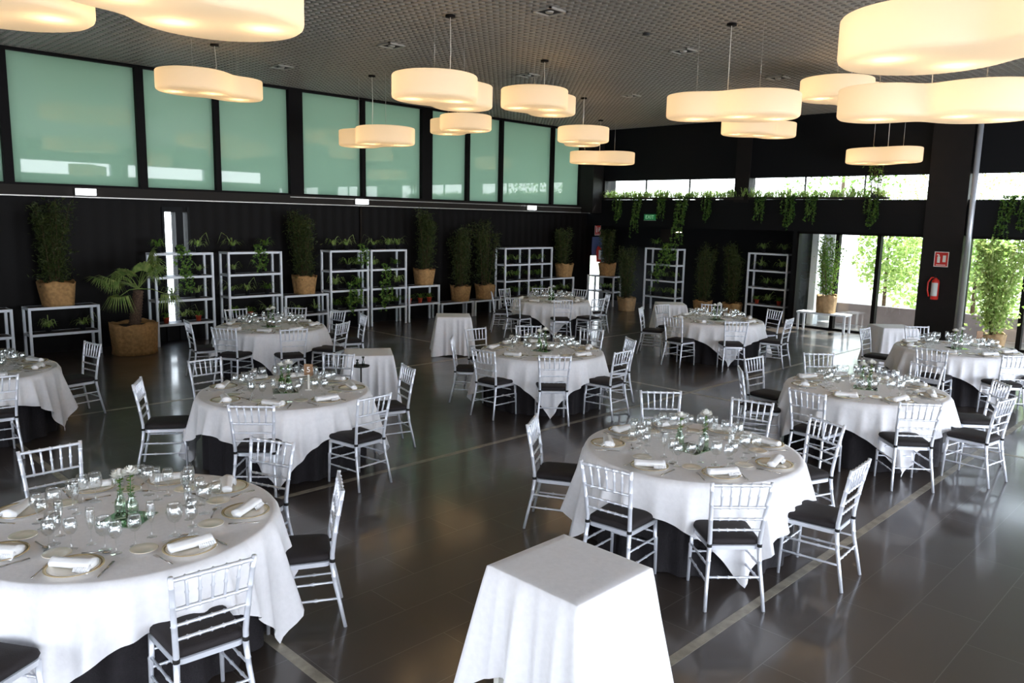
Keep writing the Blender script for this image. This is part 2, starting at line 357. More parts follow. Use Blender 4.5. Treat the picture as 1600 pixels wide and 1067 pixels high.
# ------------------------------------------------------------------ pendant lamps
LAMPS = [
 ((1.60, 6.61), (.80, 6.75), 3.97, 'top left corner, leftmost of all'), ((2.65, 5.53), (1.89, 5.29), 3.93, 'large one at top left, second from left'),
 ((5.76, 13.05), (6.6, 13.2), 4.55, 'before the left green glazing'), ((7.04, 8.49), (7.85, 8.80), 4.19, 'largest one left of the picture centre'),
 ((10.15, 9.58), (10.95, 9.87), 4.5, 'just right of the picture centre, near the ceiling'), ((12.05, 13.43), (12.3, 14.33), 4.54, 'small one behind the large centre left lamp'),
 ((9.54, 12.98), (9.55, 13.90), 4.02, 'low one before the middle of the green glazing'), ((13.94, 11.62), (14.60, 12.20), 4.35, 'far one at the end of the green glazing'),
 ((17.97, 13.83), (17.39, 14.42), 4.19, 'farthest one, above the left strip window'), ((10.46, 5.57), (10.08, 6.34), 4.1, 'large one above the middle column, right of centre'),
 ((16.43, 8.98), (17.28, 8.7), 4.58, 'far slim one below the large right centre lamp'), ((13.29, 5.71), (14.2, 5.60), 4.69, 'behind the two biggest lamps at right'),
 ((6.18, 2.05), (6.04, 1.15), 3.8, 'nearest and biggest, at the top right'), ((9.44, 2.49), (8.98, 3.39), 3.78, 'second biggest, at the right edge'),
 ((18.9, 7.15), (18.75, 6.45), 4.05, 'lowest far right one before the dark wall')]
def lamp_outline(c0, c1, R0, R1, n=88):
    m = (c0*R1**2+c1*R0**2)/(R0**2+R1**2); m = (c0+c1)/2
    pts = []
    for j in range(n):
        a = 2*PI*j/n; d = Vector((math.cos(a), math.sin(a))); lo, hi = .05, 3
        # outermost crossing of the metaball field
        r = 2.2
        while r > .1:
            p = m+d*r; F = (R0**2/(p-c0).length_squared)**2.2+(R1**2/(p-c1).length_squared)**2.2
            if F >= 1: break
            r -= .01
        pts.append(m+d*r)
    # even out the star-shaped sampling so the waist stays smooth
    for _ in range(4): pts = [(pts[i-1]+pts[i]*2+pts[(i+1) % n])/4 for i in range(n)]
    return pts
for i, (A, B, z, lab) in enumerate(LAMPS):
    c0, c1 = Vector(A), Vector(B); ctr = (c0+c1)/2; T = .325
    e = empty('pendant_lamp', (ctr.x, ctr.y, z)); tag(e, 'glowing cream two-lobed pendant lamp, ' + lab, 'lamp', 'two-lobed pendant lamps')
    O = lamp_outline(c0-ctr, c1-ctr, .58, .42)
    cc = Vector((0, 0))
    def ring(s_, zz): return [(p.x*s_, p.y*s_, zz) for p in O]
    def inset(dd, zz):
        n_ = len(O); out = []
        for j in range(n_):
            t = (O[(j+1) % n_]-O[j-1]).normalized(); nn = Vector((-t.y, t.x)); out.append((O[j].x+nn.x*dd, O[j].y+nn.y*dd, zz))
        return out
    R = [inset(.03, T), inset(.01, T-.006), inset(0, T-.02), inset(0, .045), inset(.008, .022), inset(.03, .006), inset(.06, 0)]
    R2 = [[(p[0]*q, p[1]*q, p[2]) for p in R[-1]] for q in (.75, .5, .25)]
    R3 = [[(p[0]*q, p[1]*q, p[2]) for p in R[0]] for q in (.25, .5, .75)]
    allr = R3+R+R2
    MB().rings(allr[::-1], close_top=(0, 0, T), close_bot=(0, 0, 0)).build('lamp_shade', 'shade', e)
    for q, r_ in ((c0-ctr, .58), (c1-ctr, .42)):
        for s_ in ((-.17, .1), (.17, -.1)) if r_ > .5 else ((0, 0),):
            ld = bpy.data.lights.new('bulb', 'POINT'); ld.energy = 3.1; ld.color = (1, .66, .36); ld.shadow_soft_size = .05
            lo = bpy.data.objects.new('bulb', ld); COL.objects.link(lo); lo.parent = e; lo.location = (q.x+s_[0]*1.5, q.y+s_[1]*1.5, .11)
        MB().tube([(q.x, q.y, T-.02), (q.x, q.y, CZ-z)], .0035, 5).build('suspension_wire', 'alu', e)
    MB().tube([(0, 0, T-.02), (.03, .02, (CZ-z)*.6), (0, 0, CZ-z)], .005, 5).build('power_cord', 'sign_w', e)
    MB().lathe([(.0, .03), (.07, .03), (.07, 0), (0, 0)], 14, (0, 0, CZ-z-.03)).build('ceiling_rose', 'frame', e)

# ceiling vents / downlights
for j, (x, y, lab) in enumerate([(8.15, 7.45, 'nearest one, top centre'), (8.1, 10.86, 'above the large centre left lamp'), (11.4, 10.93, 'in the middle of the ceiling'), (11.36, 7.43, 'right of the top centre'), (7.91, 14.04, 'near the left glazing'), (14.62, 10.87, 'far one in the centre'), (14.5, 7.36, 'far one at right')]):
    e = empty('ceiling_downlight', (x, y, CZ-.012)); tag(e, 'square black recessed ceiling downlight with pale frame, ' + lab, 'downlight', 'recessed ceiling downlights')
    s = .17
    MB().box(-s, s, -s, -s+.03, -.01, .02).box(-s, s, s-.03, s, -.01, .02).box(-s, -s+.03, -s, s, -.01, .02).box(s-.03, s, -s, s, -.01, .02).build('frame', 'alu', e, smooth=False)
    MB().box(-s+.03, s-.03, -s+.03, s-.03, .006, .012).build('recess', 'black', e, smooth=False)
    MB().lathe([(.0, 0), (.05, 0), (.06, .02), (0, .02)], 12, (0, 0, -.016)).build('lens', 'alu', e)
tag(MB().lathe([(0, 0), (.05, 0), (.055, .03), (0, .03)], 14).build('smoke_detector', 'iron', loc=(10.0, 7.2, CZ-.03)), 'small round dark smoke detector on the ceiling', 'detector')

# ------------------------------------------------------------------ chair
def bamboo(mb, a, b, r, n=7, rings=3, seg=None):
    a, b = Vector(a), Vector(b); pts = []; rad = []
    N = rings+1
    for q in range(N):
        t0 = q/N; t1 = (q+1)/N
        for t, rr in ((t0+.02/N if q == 0 else t0+.12/N, 1), ((t0+t1)/2, .93), (t1-.12/N if q < N-1 else t1, 1)):
            pts.append(a.lerp(b, t)); rad.append(r*rr)
        if q < N-1: pts.append(a.lerp(b, t1)); rad.append(r*1.45)
    mb.tube(pts, rad, n)
    return mb
def make_chair():
    e = empty('chiavari_chair')
    # rounded trapezoid frame and cushion
    def seatring(s_, z, bow=0):
        P = []
        pts = [(.205*s_, -.20*s_), (.205*s_, .20*s_), (-.19*s_, .178*s_), (-.19*s_, -.178*s_)]
        n = 6
        for i in range(4):
            p0 = Vector(pts[i-1]); p1 = Vector(pts[i]); p2 = Vector(pts[(i+1) % 4]); rr = .05*s_
            a = p1+(p0-p1).normalized()*rr; b = p1+(p2-p1).normalized()*rr
            for q in range(n+1):
                t = q/n; c = (1-t)**2*a+2*t*(1-t)*p1+t*t*b; P.append((c.x, c.y, z))
        return P
    MB().rings([seatring(.94, .41), seatring(1.0, .415), seatring(1.0, .443), seatring(.94, .447)], (0, 0, .447), (0, 0, .41)).build('seat_frame', 'silver', e, smooth=False)
    cu = MB().rings([seatring(.9, .448), seatring(1.0, .453), seatring(1.03, .468), seatring(1.0, .487), seatring(.92, .498), seatring(.6, .504)], (0, 0, .506), (0, 0, .448))
    cush = cu.build('seat_cushion', 'cushion', e)
    for s in (-1, 1):
        pts = [(-.275, s*.205, 0), (-.245, s*.195, .15), (-.213, s*.182, .30), (-.198, s*.176, .42), (-.200, s*.176, .50), (-.213, s*.182, .60), (-.232, s*.190, .72), (-.253, s*.198, .83), (-.270, s*.206, .925)]
        rad = [.0125, .0135, .015, .0165, .016, .015, .0145, .014, .0135]
        # joint rings
        P = []; Rr = []
        for q in range(len(pts)):
            P.append(pts[q]); Rr.append(rad[q])
            if q in (2, 5, 6, 7):
                a = Vector(pts[q]); b = Vector(pts[q+1]); 
                for t, m_ in ((.30, 1), (.36, 1.22), (.42, 1)): P.append(tuple(a.lerp(b, t))); Rr.append(rad[q]*m_)
        MB().tube(P, Rr, 8).build('back_post', 'silver', e)
        st = MB().tube([(-.199, s*.176, .44), (-.200, s*.176, .462)], .0185, 8); st.build('cushion_strap', 'black', cush)
        MB().tube([(.188, s*.182, .43), (.193, s*.184, .30), (.196, s*.186, .29), (.199, s*.188, .27), (.206, s*.192, 0)], [.0165, .0155, .019, .0148, .0115], 8).build('leg', 'silver', e)
        for z in (.295, .185):
            xb = -.213-(.30-z)*.21; yb = .182+(.30-z)*.087
            bamboo(MB(), (.197, s*.188, z), (xb, s*yb, z+.01), .0085, 6, 2).build('side_stretcher', 'silver', e)
    def backpt(z):
        T = [(.42, -.198, .176), (.50, -.200, .176), (.60, -.213, .182), (.72, -.232, .190), (.83, -.253, .198), (.925, -.270, .206)]
        for i in range(len(T)-1):
            if T[i][0] <= z <= T[i+1][0]:
                t = (z-T[i][0])/(T[i+1][0]-T[i][0]); return T[i][1]+t*(T[i+1][1]-T[i][1]), T[i][2]+t*(T[i+1][2]-T[i][2])
    for z, nm, r in ((.905, 'top_rail', .0125), (.738, 'back_rail', .0105), (.648, 'back_rail', .009), (.566, 'back_rail', .009)):
        x, yy = backpt(z); bamboo(MB(), (x, -yy, z), (x, yy, z), r, 6, 5).build(nm, 'silver', e)
    x1, _ = backpt(.738); x2, _ = backpt(.905)
    for q in range(5):
        yy = -.128+q*.064
        bamboo(MB(), (x1, yy*.95, .738), (x2, yy*1.04, .905), .0085, 6, 1).build('spindle', 'silver', e)
    for z in (.335, .235): bamboo(MB(), (.196, -.186, z), (.196, .186, z), .0085, 6, 4).build('front_stretcher', 'silver', e)
    bamboo(MB(), (-.228, -.188, .23), (-.228, .188, .23), .0085, 6, 4).build('rear_stretcher', 'silver', e)
    return e
CH = Proto(make_chair())

TABLES = [  # centre, phrase, chair back-top points, cloth corner azimuth
 ('T0', (2.0, 10.8), 'left edge table', [(3.37, 11.05), (1.95, 9.42)], 53),
 ('T1', (1.65, 4.92), 'big foreground table at left', [(1.62, 6.29), (1.61, 3.63), (2.74, 4.29), (2.88, 5.43), (.50, 4.10)], 40),
 ('T2', (4.2, 7.53), 'number 5 table', [(2.97, 8.25), (3.99, 9.01), (5.41, 8.39), (5.55, 7.19), (4.39, 6.19), (3.34, 6.59)], 56),
 ('T3', (6.50, 12.08), 'far left table', [(6.58, 13.45), (7.52, 13.08), (7.92, 12.3), (7.93, 11.50), (7.05, 10.82), (6.1, 10.66), (5.35, 11.35), (5.25, 12.38)], 68),
 ('T4', (8.33, 7.58), 'middle table', [(8.36, 9.02), (7.47, 8.53), (7.08, 7.46), (7.48, 6.57), (8.48, 6.27), (9.45, 6.87), (9.79, 7.85), (9.24, 8.73)], 50),
 ('T5', (13.83, 12.33), 'farthest table', [(13.72, 13.76), (12.80, 13.25), (12.35, 12.14), (12.90, 11.16), (14.62, 13.42), (15.2, 12.65), (14.89, 11.52), (13.74, 10.89)], 46),
 ('T6', (13.76, 7.92), 'far right table by shrubs', [(13.11, 9.23), (13.97, 9.32), (14.91, 8.71), (12.32, 7.96), (12.73, 6.92), (15.03, 7.36), (13.9, 6.52)], 45),
 ('T7', (5.65, 3.41), 'front right table', [(4.91, 4.52), (6.73, 4.45), (7.07, 3.63), (4.36, 3.31), (4.75, 2.48), (5.77, 2.10), (6.86, 2.80)], 56),
 ('T8', (9.40, 3.40), 'second row right table', [(9.46, 4.84), (8.58, 4.54), (10.47, 4.42), (7.98, 3.45), (8.34, 2.48), (9.24, 1.95), (10.76, 3.17), (10.20, 2.22)], 45),
 ('T9', (13.72, 3.62), 'right edge table by windows', [(13.75, 5.04), (14.80, 4.55), (12.28, 3.55), (12.60, 2.58), (13.60, 2.2)], 50)]
def side(az):
    d = (math.degrees(az)-44.5+180) % 360-180
    names = ['far', 'far left', 'left', 'near left', 'near', 'near right', 'right', 'far right']
    return names[int(round(d/45)) % 8]
for nm, c, ph, pts, caz in TABLES:
    NM = ['far', 'far left', 'left', 'near left', 'near', 'near right', 'right', 'far right']
    rel = [((math.degrees(math.atan2(y-c[1], x-c[0]))-44.5) % 360)/45 for x, y in pts]
    order = sorted(range(len(pts)), key=lambda i: rel[i]); best = None
    for sh in range(8):          # give every chair its own side of the table, in order round it
        for gap in range(len(order)+1):
            for g in range(8-len(order)+1):
                slots = [(sh+q+(g if q >= gap else 0)) % 8 for q in range(len(order))]
                if len(set(slots)) < len(order): continue
                cost = sum(min(abs(rel[i]-k_), 8-abs(rel[i]-k_))**2 for i, k_ in zip(order, slots))
                if best is None or cost < best[0]: best = (cost, dict(zip(order, slots)))
    for i, (x, y) in enumerate(pts):
        az = math.atan2(y-c[1], x-c[0]); fx, fy = -math.cos(az), -math.sin(az)
        CH.place((x+.235*fx, y+.235*fy, 0), az+PI+random.uniform(-.06, .06), 'silver chair with dark cushion at %s side of %s' % (NM[best[1][i]], ph), 'chair', 'silver chairs around the ' + ph)

# ------------------------------------------------------------------ tables and cloths
R_T = .885
HT = .755
def overlay(caz, seed):
    rnd = random.Random(seed); half = 1.17; N = 288; ca = math.radians(caz)
    ph = [rnd.uniform(0, 6.28) for _ in range(4)]
    rings = []
    fl = [.15, .45, .75, .86, R_T]
    for s in fl: rings.append([(s*math.cos(2*PI*j/N), s*math.sin(2*PI*j/N), HT+.006) for j in range(N)])
    K = 9
    for k in range(1, K+1):
        r = []
        for j in range(N):
            a = 2*PI*j/N; b = (a-ca+PI/4) % (PI/2)-PI/4   # angle from the nearest corner is zero
            b = (a-ca) % (PI/2); b = min(b, PI/2-b)          # 0 at a corner, pi/4 at mid-side
            smax = half/math.cos(PI/4-b) if True else 0
            L = (smax-R_T)*(k/K)
            wv = .5+.5*math.cos(9*a+ph[0]+.7*math.sin(2*a+ph[1])); wv2 = .5+.5*math.cos(30*a+ph[2]+2.2*math.sin(3*a+ph[3]))
            flare = L*(.03+.11*wv+.20*wv2*wv2*(.4+.6*wv))
            drop = math.sqrt(max(L*L-flare*flare, 0))
            q = min(1, L/.03); rr = R_T+.022*q+flare
            r.append((rr*math.cos(a), rr*math.sin(a), HT+.006-drop*.985-.006*q))
        rings.append(r)
    return MB().rings(rings[::-1], close_top=(0, 0, HT+.006))
def skirt(seed):
    rnd = random.Random(seed); N = 220; p = [rnd.uniform(0, 6.28) for _ in range(3)]
    rings = []
    for s in (.3, .7, R_T-.012): rings.append([(s*math.cos(2*PI*j/N), s*math.sin(2*PI*j/N), HT+.001) for j in range(N)])
    for k in range(0, 9):
        h = k/8*(HT-.006); r = []
        for j in range(N):
            a = 2*PI*j/N; w = math.cos(22*a+p[0]+1.2*math.sin(3*a+p[1])); amp = .004+.022*min(1, h/.35)
            rr = R_T-.004+amp*(w-1)-.03*min(1, h/.3)+.008*(h/.75)**2
            r.append((rr*math.cos(a), rr*math.sin(a), HT-.002-h))
        rings.append(r)
    return MB().rings(rings[::-1], close_top=(0, 0, HT+.001))
def make_table():
    e = empty('round_table')
    MB().lathe([(.0, HT-.002), (R_T-.03, HT-.002), (R_T-.02, HT-.01), (R_T-.02, HT-.028), (R_T-.03, HT-.032), (0, HT-.032)], 64).build('tabletop', 'board', e, smooth=False)
    for q in range(4):
        a = PI/4+q*PI/2; ca, sa = math.cos(a)*.55, math.sin(a)*.55
        MB().tube([(ca, sa, HT-.034), (ca*1.05, sa*1.05, .0)], .016, 8).build('leg', 'iron', e)
    return e
TB = Proto(make_table())
# place settings
def lathe_obj(name, m, prof, n=24, smooth=True): return MB().lathe(prof, n).build(name, m, smooth=smooth)
def make_plate():
    e = empty('dinner_plate')
    MB().lathe([(0, .006), (.085, .006), (.11, .012), (.140, .020), (.143, .0225), (.138, .024), (.108, .017), (.084, .011), (0, .011)], 32).build('dish', 'china', e)
    MB().lathe([(.1435, .0215), (.1465, .0225), (.146, .025), (.128, .0225), (.1385, .0245)], 32).build('gold_rim', 'gold', e)
    return e
def make_bread():
    e = empty('bread_plate')
    MB().lathe([(0, .003), (.045, .003), (.072, .013), (.076, .015), (.073, .017), (.044, .008), (0, .008)], 24).build('dish', 'china', e)
    return e
def make_napkin():
    e = empty('rolled_napkin'); n = 20; R = []
    for k in range(11):
        x = -.115+.023*k; rr = .026+.010*(k/10)+(.004 if k in (0, 10) else 0)
        ring = []
        for j in range(n):
            a = 2*PI*j/n; q = rr*(1+.10*math.sin(2*a+k*.25)+.05*math.sin(5*a))
            ring.append((x, q*1.15*math.cos(a), .028+q*.85*math.sin(a)))
        R.append(ring)
    MB().rings(R, close_top=(.125, 0, .028), close_bot=(-.118, 0, .028)).build('roll', 'napkin', e)
    MB().rings([[(-.06+.0*k+.004*j*0, 0, 0) for j in range(1)] for k in range(1)]) if False else None
    f = MB()
    for s in range(8):
        x0 = .03+s*.012; f.quad((x0, -.035, .030+.002*s), (x0, -.058-.002*s, .004), (x0+.012, -.060-.002*s, .004), (x0+.012, -.035, .032))
    o = f.build('loose_fold', 'napkin', e); sm = o.modifiers.new('s', 'SOLIDIFY'); sm.thickness = .003
    return e
def make_glass(kind):
    e = empty({'w': 'wine_glass', 'g': 'water_goblet', 'c': 'champagne_flute'}[kind])
    if kind == 'w': bowl = [(.003, .085), (.020, .092), (.034, .112), (.038, .135), (.035, .160), (.029, .185), (.0275, .185), (.0335, .160), (.0365, .135), (.032, .113), (.018, .094), (0, .088)]; st = .086; b = .032
    elif kind == 'g': bowl = [(.003, .078), (.026, .086), (.043, .110), (.047, .140), (.043, .170), (.036, .195), (.0345, .195), (.0415, .170), (.0455, .140), (.041, .111), (.024, .089), (0, .081)]; st = .08; b = .036
    else: bowl = [(.003, .085), (.012, .095), (.022, .130), (.026, .165), (.024, .20), (.021, .222), (.0197, .222), (.0227, .20), (.0247, .165), (.020, .130), (.010, .097), (0, .088)]; st = .087; b = .029
    MB().lathe(bowl, 14).build('bowl', 'wine', e)
    MB().lathe([(0, .0), (b, .0), (b, .002), (.008, .007), (.0038, .014), (.0032, .05), (.004, st)], 12).build('stem_and_foot', 'wine', e)
    return e
def make_fork():
    f = MB().tube([(-.09, 0, .003), (-.02, 0, .004), (.03, 0, .006)], [.005, .0028, .003], 5)
    for s in (-1, 0, 1): f.tube([(.03, s*.002, .006), (.05, s*.008, .004), (.095, s*.007, .004)], .0017, 4)
    return f.build('fork', 'cut')
def make_knife():
    f = MB().tube([(-.10, 0, .003), (-.09, 0, .004), (.0, 0, .004)], [.003, .0055, .0045], 6); f.box(0, .105, -.008, .006, .003, .005)
    return f.build('knife', 'cut')
def make_spoon():
    f = MB().tube([(-.08, 0, .003), (0, 0, .004), (.03, 0, .005)], [.005, .0025, .003], 5)
    f.rings([[(.055+a_*math.cos(t*PI/6), a_*.62*math.sin(t*PI/6), z_) for t in range(12)] for a_, z_ in ((.006, .002), (.018, .003), (.025, .007))], close_bot=(.055, 0, .0015))
    return f.build('spoon', 'cut')
P_plate, P_bread, P_nap = Proto(make_plate()), Proto(make_bread()), Proto(make_napkin())
P_g = {q: Proto(make_glass(q)) for q in 'wgc'}
P_fork, P_knife, P_spoon = Proto(make_fork()), Proto(make_knife()), Proto(make_spoon())
# centrepieces
def make_vase(m):
    e = empty('flower_vase')
    MB().lathe([(0, .003), (.036, .003), (.038, .01), (.038, .09), (.032, .115), (.018, .135), (.016, .165), (.019, .172), (.0165, .172), (.0135, .165), (.016, .136), (.030, .112), (.0355, .09), (.0355, .012), (0, .010)], 18).build('bottle', m, e)
    MB().lathe([(0, .013), (.034, .013), (.034, .075), (0, .075)], 16).build('water', 'clear', e)
    return e
def make_flower(seed):
    rnd = random.Random(seed); e = empty('white_flower')
    MB().tube([(0, 0, 0), (.004, .002, .12), (0, 0, .228)], .003, 5).build('stem', 'stem', e)
    lf = MB()
    for q in range(26):
        a = rnd.uniform(0, 6.28); z = rnd.uniform(.10, .21); l = rnd.uniform(.02, .034); d = Vector((math.cos(a), math.sin(a), rnd.uniform(-.1, .7))); s = Vector((-d.y, d.x, 0)).normalized()*.011
        b = Vector((0, 0, z)); lf.quad(b, b+d*l*.5+s, b+d*l, b+d*l*.5-s)
    lf.build('leaves', 'leaf', e)
    pt = MB()
    for q in range(150):
        t = rnd.random()**.5; a = rnd.uniform(0, 6.28); el = rnd.uniform(.0, 1.5)
        d = Vector((math.cos(a)*math.cos(el), math.sin(a)*math.cos(el), math.sin(el)*.6+.05)); s = d.cross(Vector((0, 0, 1))).normalized()*.011
        b = Vector((0, 0, .225))+d*.008; l = rnd.uniform(.040, .054); pt.quad(b, b+d*l*.6+s, b+d*l+Vector((0, 0, .004)), b+d*l*.6-s)
    pt.build('bloom', 'petal', e)
    return e
P_vg, P_vc = Proto(make_vase('vase')), Proto(make_vase('clear'))
P_fl = [Proto(make_flower(3)), Proto(make_flower(9))]
P_mir = Proto(MB().box(-.13, .13, -.13, .13, 0, .006).build('mirror_tile', 'mirror', smooth=False))
ZT = HT+.0065
SETAZ = [-174, -129, -84, -33, 8, 49, 88, 128]
for ti, (nm, c, ph, pts, caz) in enumerate(TABLES):
    TB.place((c[0], c[1], 0), 0, 'round banquet table hidden under two cloths, the ' + ph, 'table', 'round banquet tables')
    o = skirt(ti).build('black_tablecloth', 'blackcloth', loc=(c[0], c[1], 0)); tag(o, 'floor-length charcoal under-cloth on the ' + ph, 'tablecloth', 'charcoal under-cloths')
    o = overlay(caz, 30+ti).build('white_tablecloth', 'white', loc=(c[0], c[1], 0)); tag(o, 'square white top cloth with hanging corners on the ' + ph, 'tablecloth', 'white top cloths')
    rnd = random.Random(100+ti)
    for az in SETAZ:
        a = math.radians(az+rnd.uniform(-2, 2)); s = side(math.radians(az))
        def at(r, t, z=ZT):   # r from centre, t sideways to the guest's right
            return (c[0]+r*math.cos(a)+t*math.sin(a), c[1]+r*math.sin(a)-t*math.cos(a), z)
        # guest sits outside looking inwards: their right hand is the negative tangent
        w = 'at %s place of %s' % (s, ph)
        P_plate.place(at(.70, 0), a, 'cream dinner plate ' + w, 'plate', 'dinner plates on the ' + ph)
        P_nap.place(at(.70, rnd.uniform(-.01, .01), ZT+.011), a+PI/2+rnd.uniform(-.6, .6), 'white rolled napkin on the plate ' + w, 'napkin', 'rolled napkins on the ' + ph)
        P_bread.place(at(.52, .17), a, 'small bread plate ' + w, 'plate', 'bread plates on the ' + ph)
        P_fork.place(at(.715, .165), a+PI, 'fork ' + w, 'fork', 'forks on the ' + ph)
        P_knife.place(at(.715, -.165), a+PI, 'knife ' + w, 'knife', 'knives on the ' + ph)
        P_spoon.place(at(.50, -.03), a+PI/2, 'dessert spoon ' + w, 'spoon', 'dessert spoons on the ' + ph)
        P_g['w'].place(at(.40+rnd.uniform(-.01, .01), -.20), rnd.uniform(0, 6), 'inner wine glass '+w, 'glass', 'wine glasses on the ' + ph)
        for q, (r, t) in zip('gwc', ((.44, -.05), (.50, -.13), (.36, .05))):
            word = {'g': 'large water goblet ', 'w': 'outer wine glass ', 'c': 'slim champagne flute '}[q]
            P_g[q].place(at(r+rnd.uniform(-.012, .012), t+rnd.uniform(-.01, .01)), rnd.uniform(0, 6), word+w, 'glass', {'g': 'water goblets', 'w': 'wine glasses', 'c': 'champagne flutes'}[q]+' on the ' + ph)
    P_mir.place((c[0], c[1], ZT), .3+.4*ti, 'square mirror tile in the middle of the ' + ph, 'mirror', 'mirror tiles under the vases')
    # two vases side by side as seen across the hall
    dx, dy = math.sin(math.radians(44.5)), -math.cos(math.radians(44.5))
    sep = .115 if nm == 'T7' else .055
    for q, (sg, lab) in enumerate(((-1, 'left'), (1, 'right'))):
        x, y = c[0]+sg*sep*dx-.02*sg, c[1]+sg*sep*dy
        V = P_vg if nm in ('T2', 'T3', 'T5', 'T4') else P_vc
        V.place((x, y, ZT+.006), 0, '%s bottle vase at the %s of the %s' % ('green' if V is P_vg else 'clear', lab, ph), 'vase', 'bottle vases')
        hz = 1.12+(.12 if sg > 0 else 0)
        P_fl[q].place((x, y, ZT+.02), q*2.1, 'white flower in the %s vase of the %s' % (lab, ph), 'flower', 'white table flowers', sc=1.0, hz=hz)

# number cards
def text(body, size, m, parent, loc, rot, ext=.0008):
    cu = bpy.data.curves.new('lettering', 'FONT'); cu.body = body; cu.size = size; cu.extrude = ext; cu.align_x = 'CENTER'; cu.align_y = 'CENTER'
    cu.materials.append(M_[m]); t_ = bpy.data.objects.new('tmp', cu); COL.objects.link(t_); bpy.context.view_layer.update()
    me = bpy.data.meshes.new_from_object(t_.evaluated_get(bpy.context.evaluated_depsgraph_get())); bpy.data.objects.remove(t_, do_unlink=True)
    o = bpy.data.objects.new('lettering', me); COL.objects.link(o); o.parent = parent; o.location = loc; o.rotation_euler = rot
    return o
def card(x, y, z, num, lab):
    e = empty('number_card_stand', (x, y, z), math.radians(44.5-90)); tag(e, lab, 'sign')
    MB().box(-.035, .035, -.025, .025, 0, .012).build('base', 'sign_w', e, smooth=False)
    MB().box(-.010, .010, -.008, .008, .012, .17).build('post', 'sign_w', e, smooth=False)
    MB().box(-.048, .048, -.006, .006, .16, .285).build('card', 'wood', e, smooth=False)
    if num: text(num, .085, 'sign_w', e, (0, -.007, .222), (PI/2, 0, 0))
card(4.42, 7.42, ZT, '5', 'wooden card with white 5 on a white stand, middle left table')
card(13.95, 3.38, ZT, '', 'wooden number card on a white stand, table at right edge')

# small square serving tables under white cloths
def square_cloth(seed, a=.325, lift=.09):
    rnd = random.Random(seed); N = 40; P = []
    H_ = .75
    for sgn in range(4):
        for j in range(N):
            t = -1+2*j/N; ang = sgn*PI/2
            x, y = a, t*a
            P.append((x*math.cos(ang)-y*math.sin(ang), x*math.sin(ang)+y*math.cos(ang), t, ang))
    rings = []
    for s in (.4, .8, .97, 1.0): rings.append([(p[0]*s, p[1]*s, H_+.002 - (0 if s < 1 else .004)) for p in P])
    p0 = [rnd.uniform(0, 6.28) for _ in range(5)]
    for k in range(1, 11):
        h = k/10; r = []
        for (x, y, t, ang) in P:
            ct = abs(t); cor = math.exp(-((1-ct)/.18)**2)            # near corners
            w = .5+.5*math.cos(2*PI*1.4*t+p0[int(round(ang/(PI/2))) % 4]); w2 = .5+.5*math.cos(17*t+p0[4]+2*math.sin(2*t+ang))
            off = h**.8*(.015+.05*w+.045*w2*w2)*(1-cor*.6)
            d = Vector((x, y)).normalized(); nrm = Vector((math.cos(ang), math.sin(ang)))
            dv = nrm*off+d*cor*h*(.13+.02*w2)
            zb = .008+(.03 if lift > .1 else 0)+lift*(1-cor)*(.5+.5*math.cos(3*t+p0[2]))*.9
            z = H_-.008-(H_-.008-zb)*h
            r.append((x+dv.x+.004*nrm.x, y+dv.y+.004*nrm.y, z))
        rings.append(r)
    return MB().rings(rings[::-1], close_top=(0, 0, H_+.002))
def make_sq():
    e = empty('serving_table')
    MB().box(-.315, .315, -.315, .315, .72, .745).build('tabletop', 'board', e, smooth=False)
    for sx_ in (-1, 1):
        for sy_ in (-1, 1): MB().box(sx_*.27-.02, sx_*.27+.02, sy_*.27-.02, sy_*.27+.02, 0, .72).build('leg', 'sign_w', e, smooth=False)
    return e
SQ = Proto(make_sq())
for i, (x, y, r, lab, ln) in enumerate([(3.18, 2.64, 0, 'in the near foreground', .13), (6.35, 9.06, -.58, 'behind the number 5 table', .04), (10.07, 11.52, -.68, 'standing alone before the far pots', .03), (15.73, 10.28, -.85, 'before the dark end wall shelves', .04), (15.85, 5.32, -.80, 'beside the tall brown column', .04)]):
    SQ.place((x, y, 0), r, 'small square serving table under a white cloth ' + lab, 'table', 'square serving tables')
    o = square_cloth(60+i, lift=ln).build('square_tablecloth', 'white', loc=(x, y, 0), rz=r); tag(o, 'floor-length white cloth draped over the square table ' + lab, 'tablecloth', 'cloths of the square serving tables')
# drinks stand between the number 5 table and its serving table
e = empty('drinks_stand', (5.70, 8.30, 0)); tag(e, 'slim black iron stand with a round tray before the left serving table', 'stand')
MB().tube([(0, 0, .03), (0, 0, .74)], .011, 8).build('pole', 'iron', e)
MB().lathe([(0, .735), (.105, .735), (.11, .75), (.1, .742), (0, .742)], 20).build('tray', 'iron', e)
for q in range(3):
    a = q*2.094; MB().tube([(0, 0, .10), (.09*math.cos(a), .09*math.sin(a), .06), (.15*math.cos(a), .15*math.sin(a), .006)], .008, 6).build('leg', 'iron', e)
for q, (dx, dy, lab, h) in enumerate([(.02, -.02, 'taller', .12), (-.035, .03, 'shorter', .08)]):
    o = MB().lathe([(0, 0), (.016, 0), (.018, .04), (.009, h*.6), (.009, h*.8), (.017, h*.85), (.017, h), (0, h)], 12).build('small_bottle', 'dstone', loc=(5.70+dx, 8.30+dy, .745)); tag(o, lab + ' small dark bottle on the black drinks stand', 'bottle')

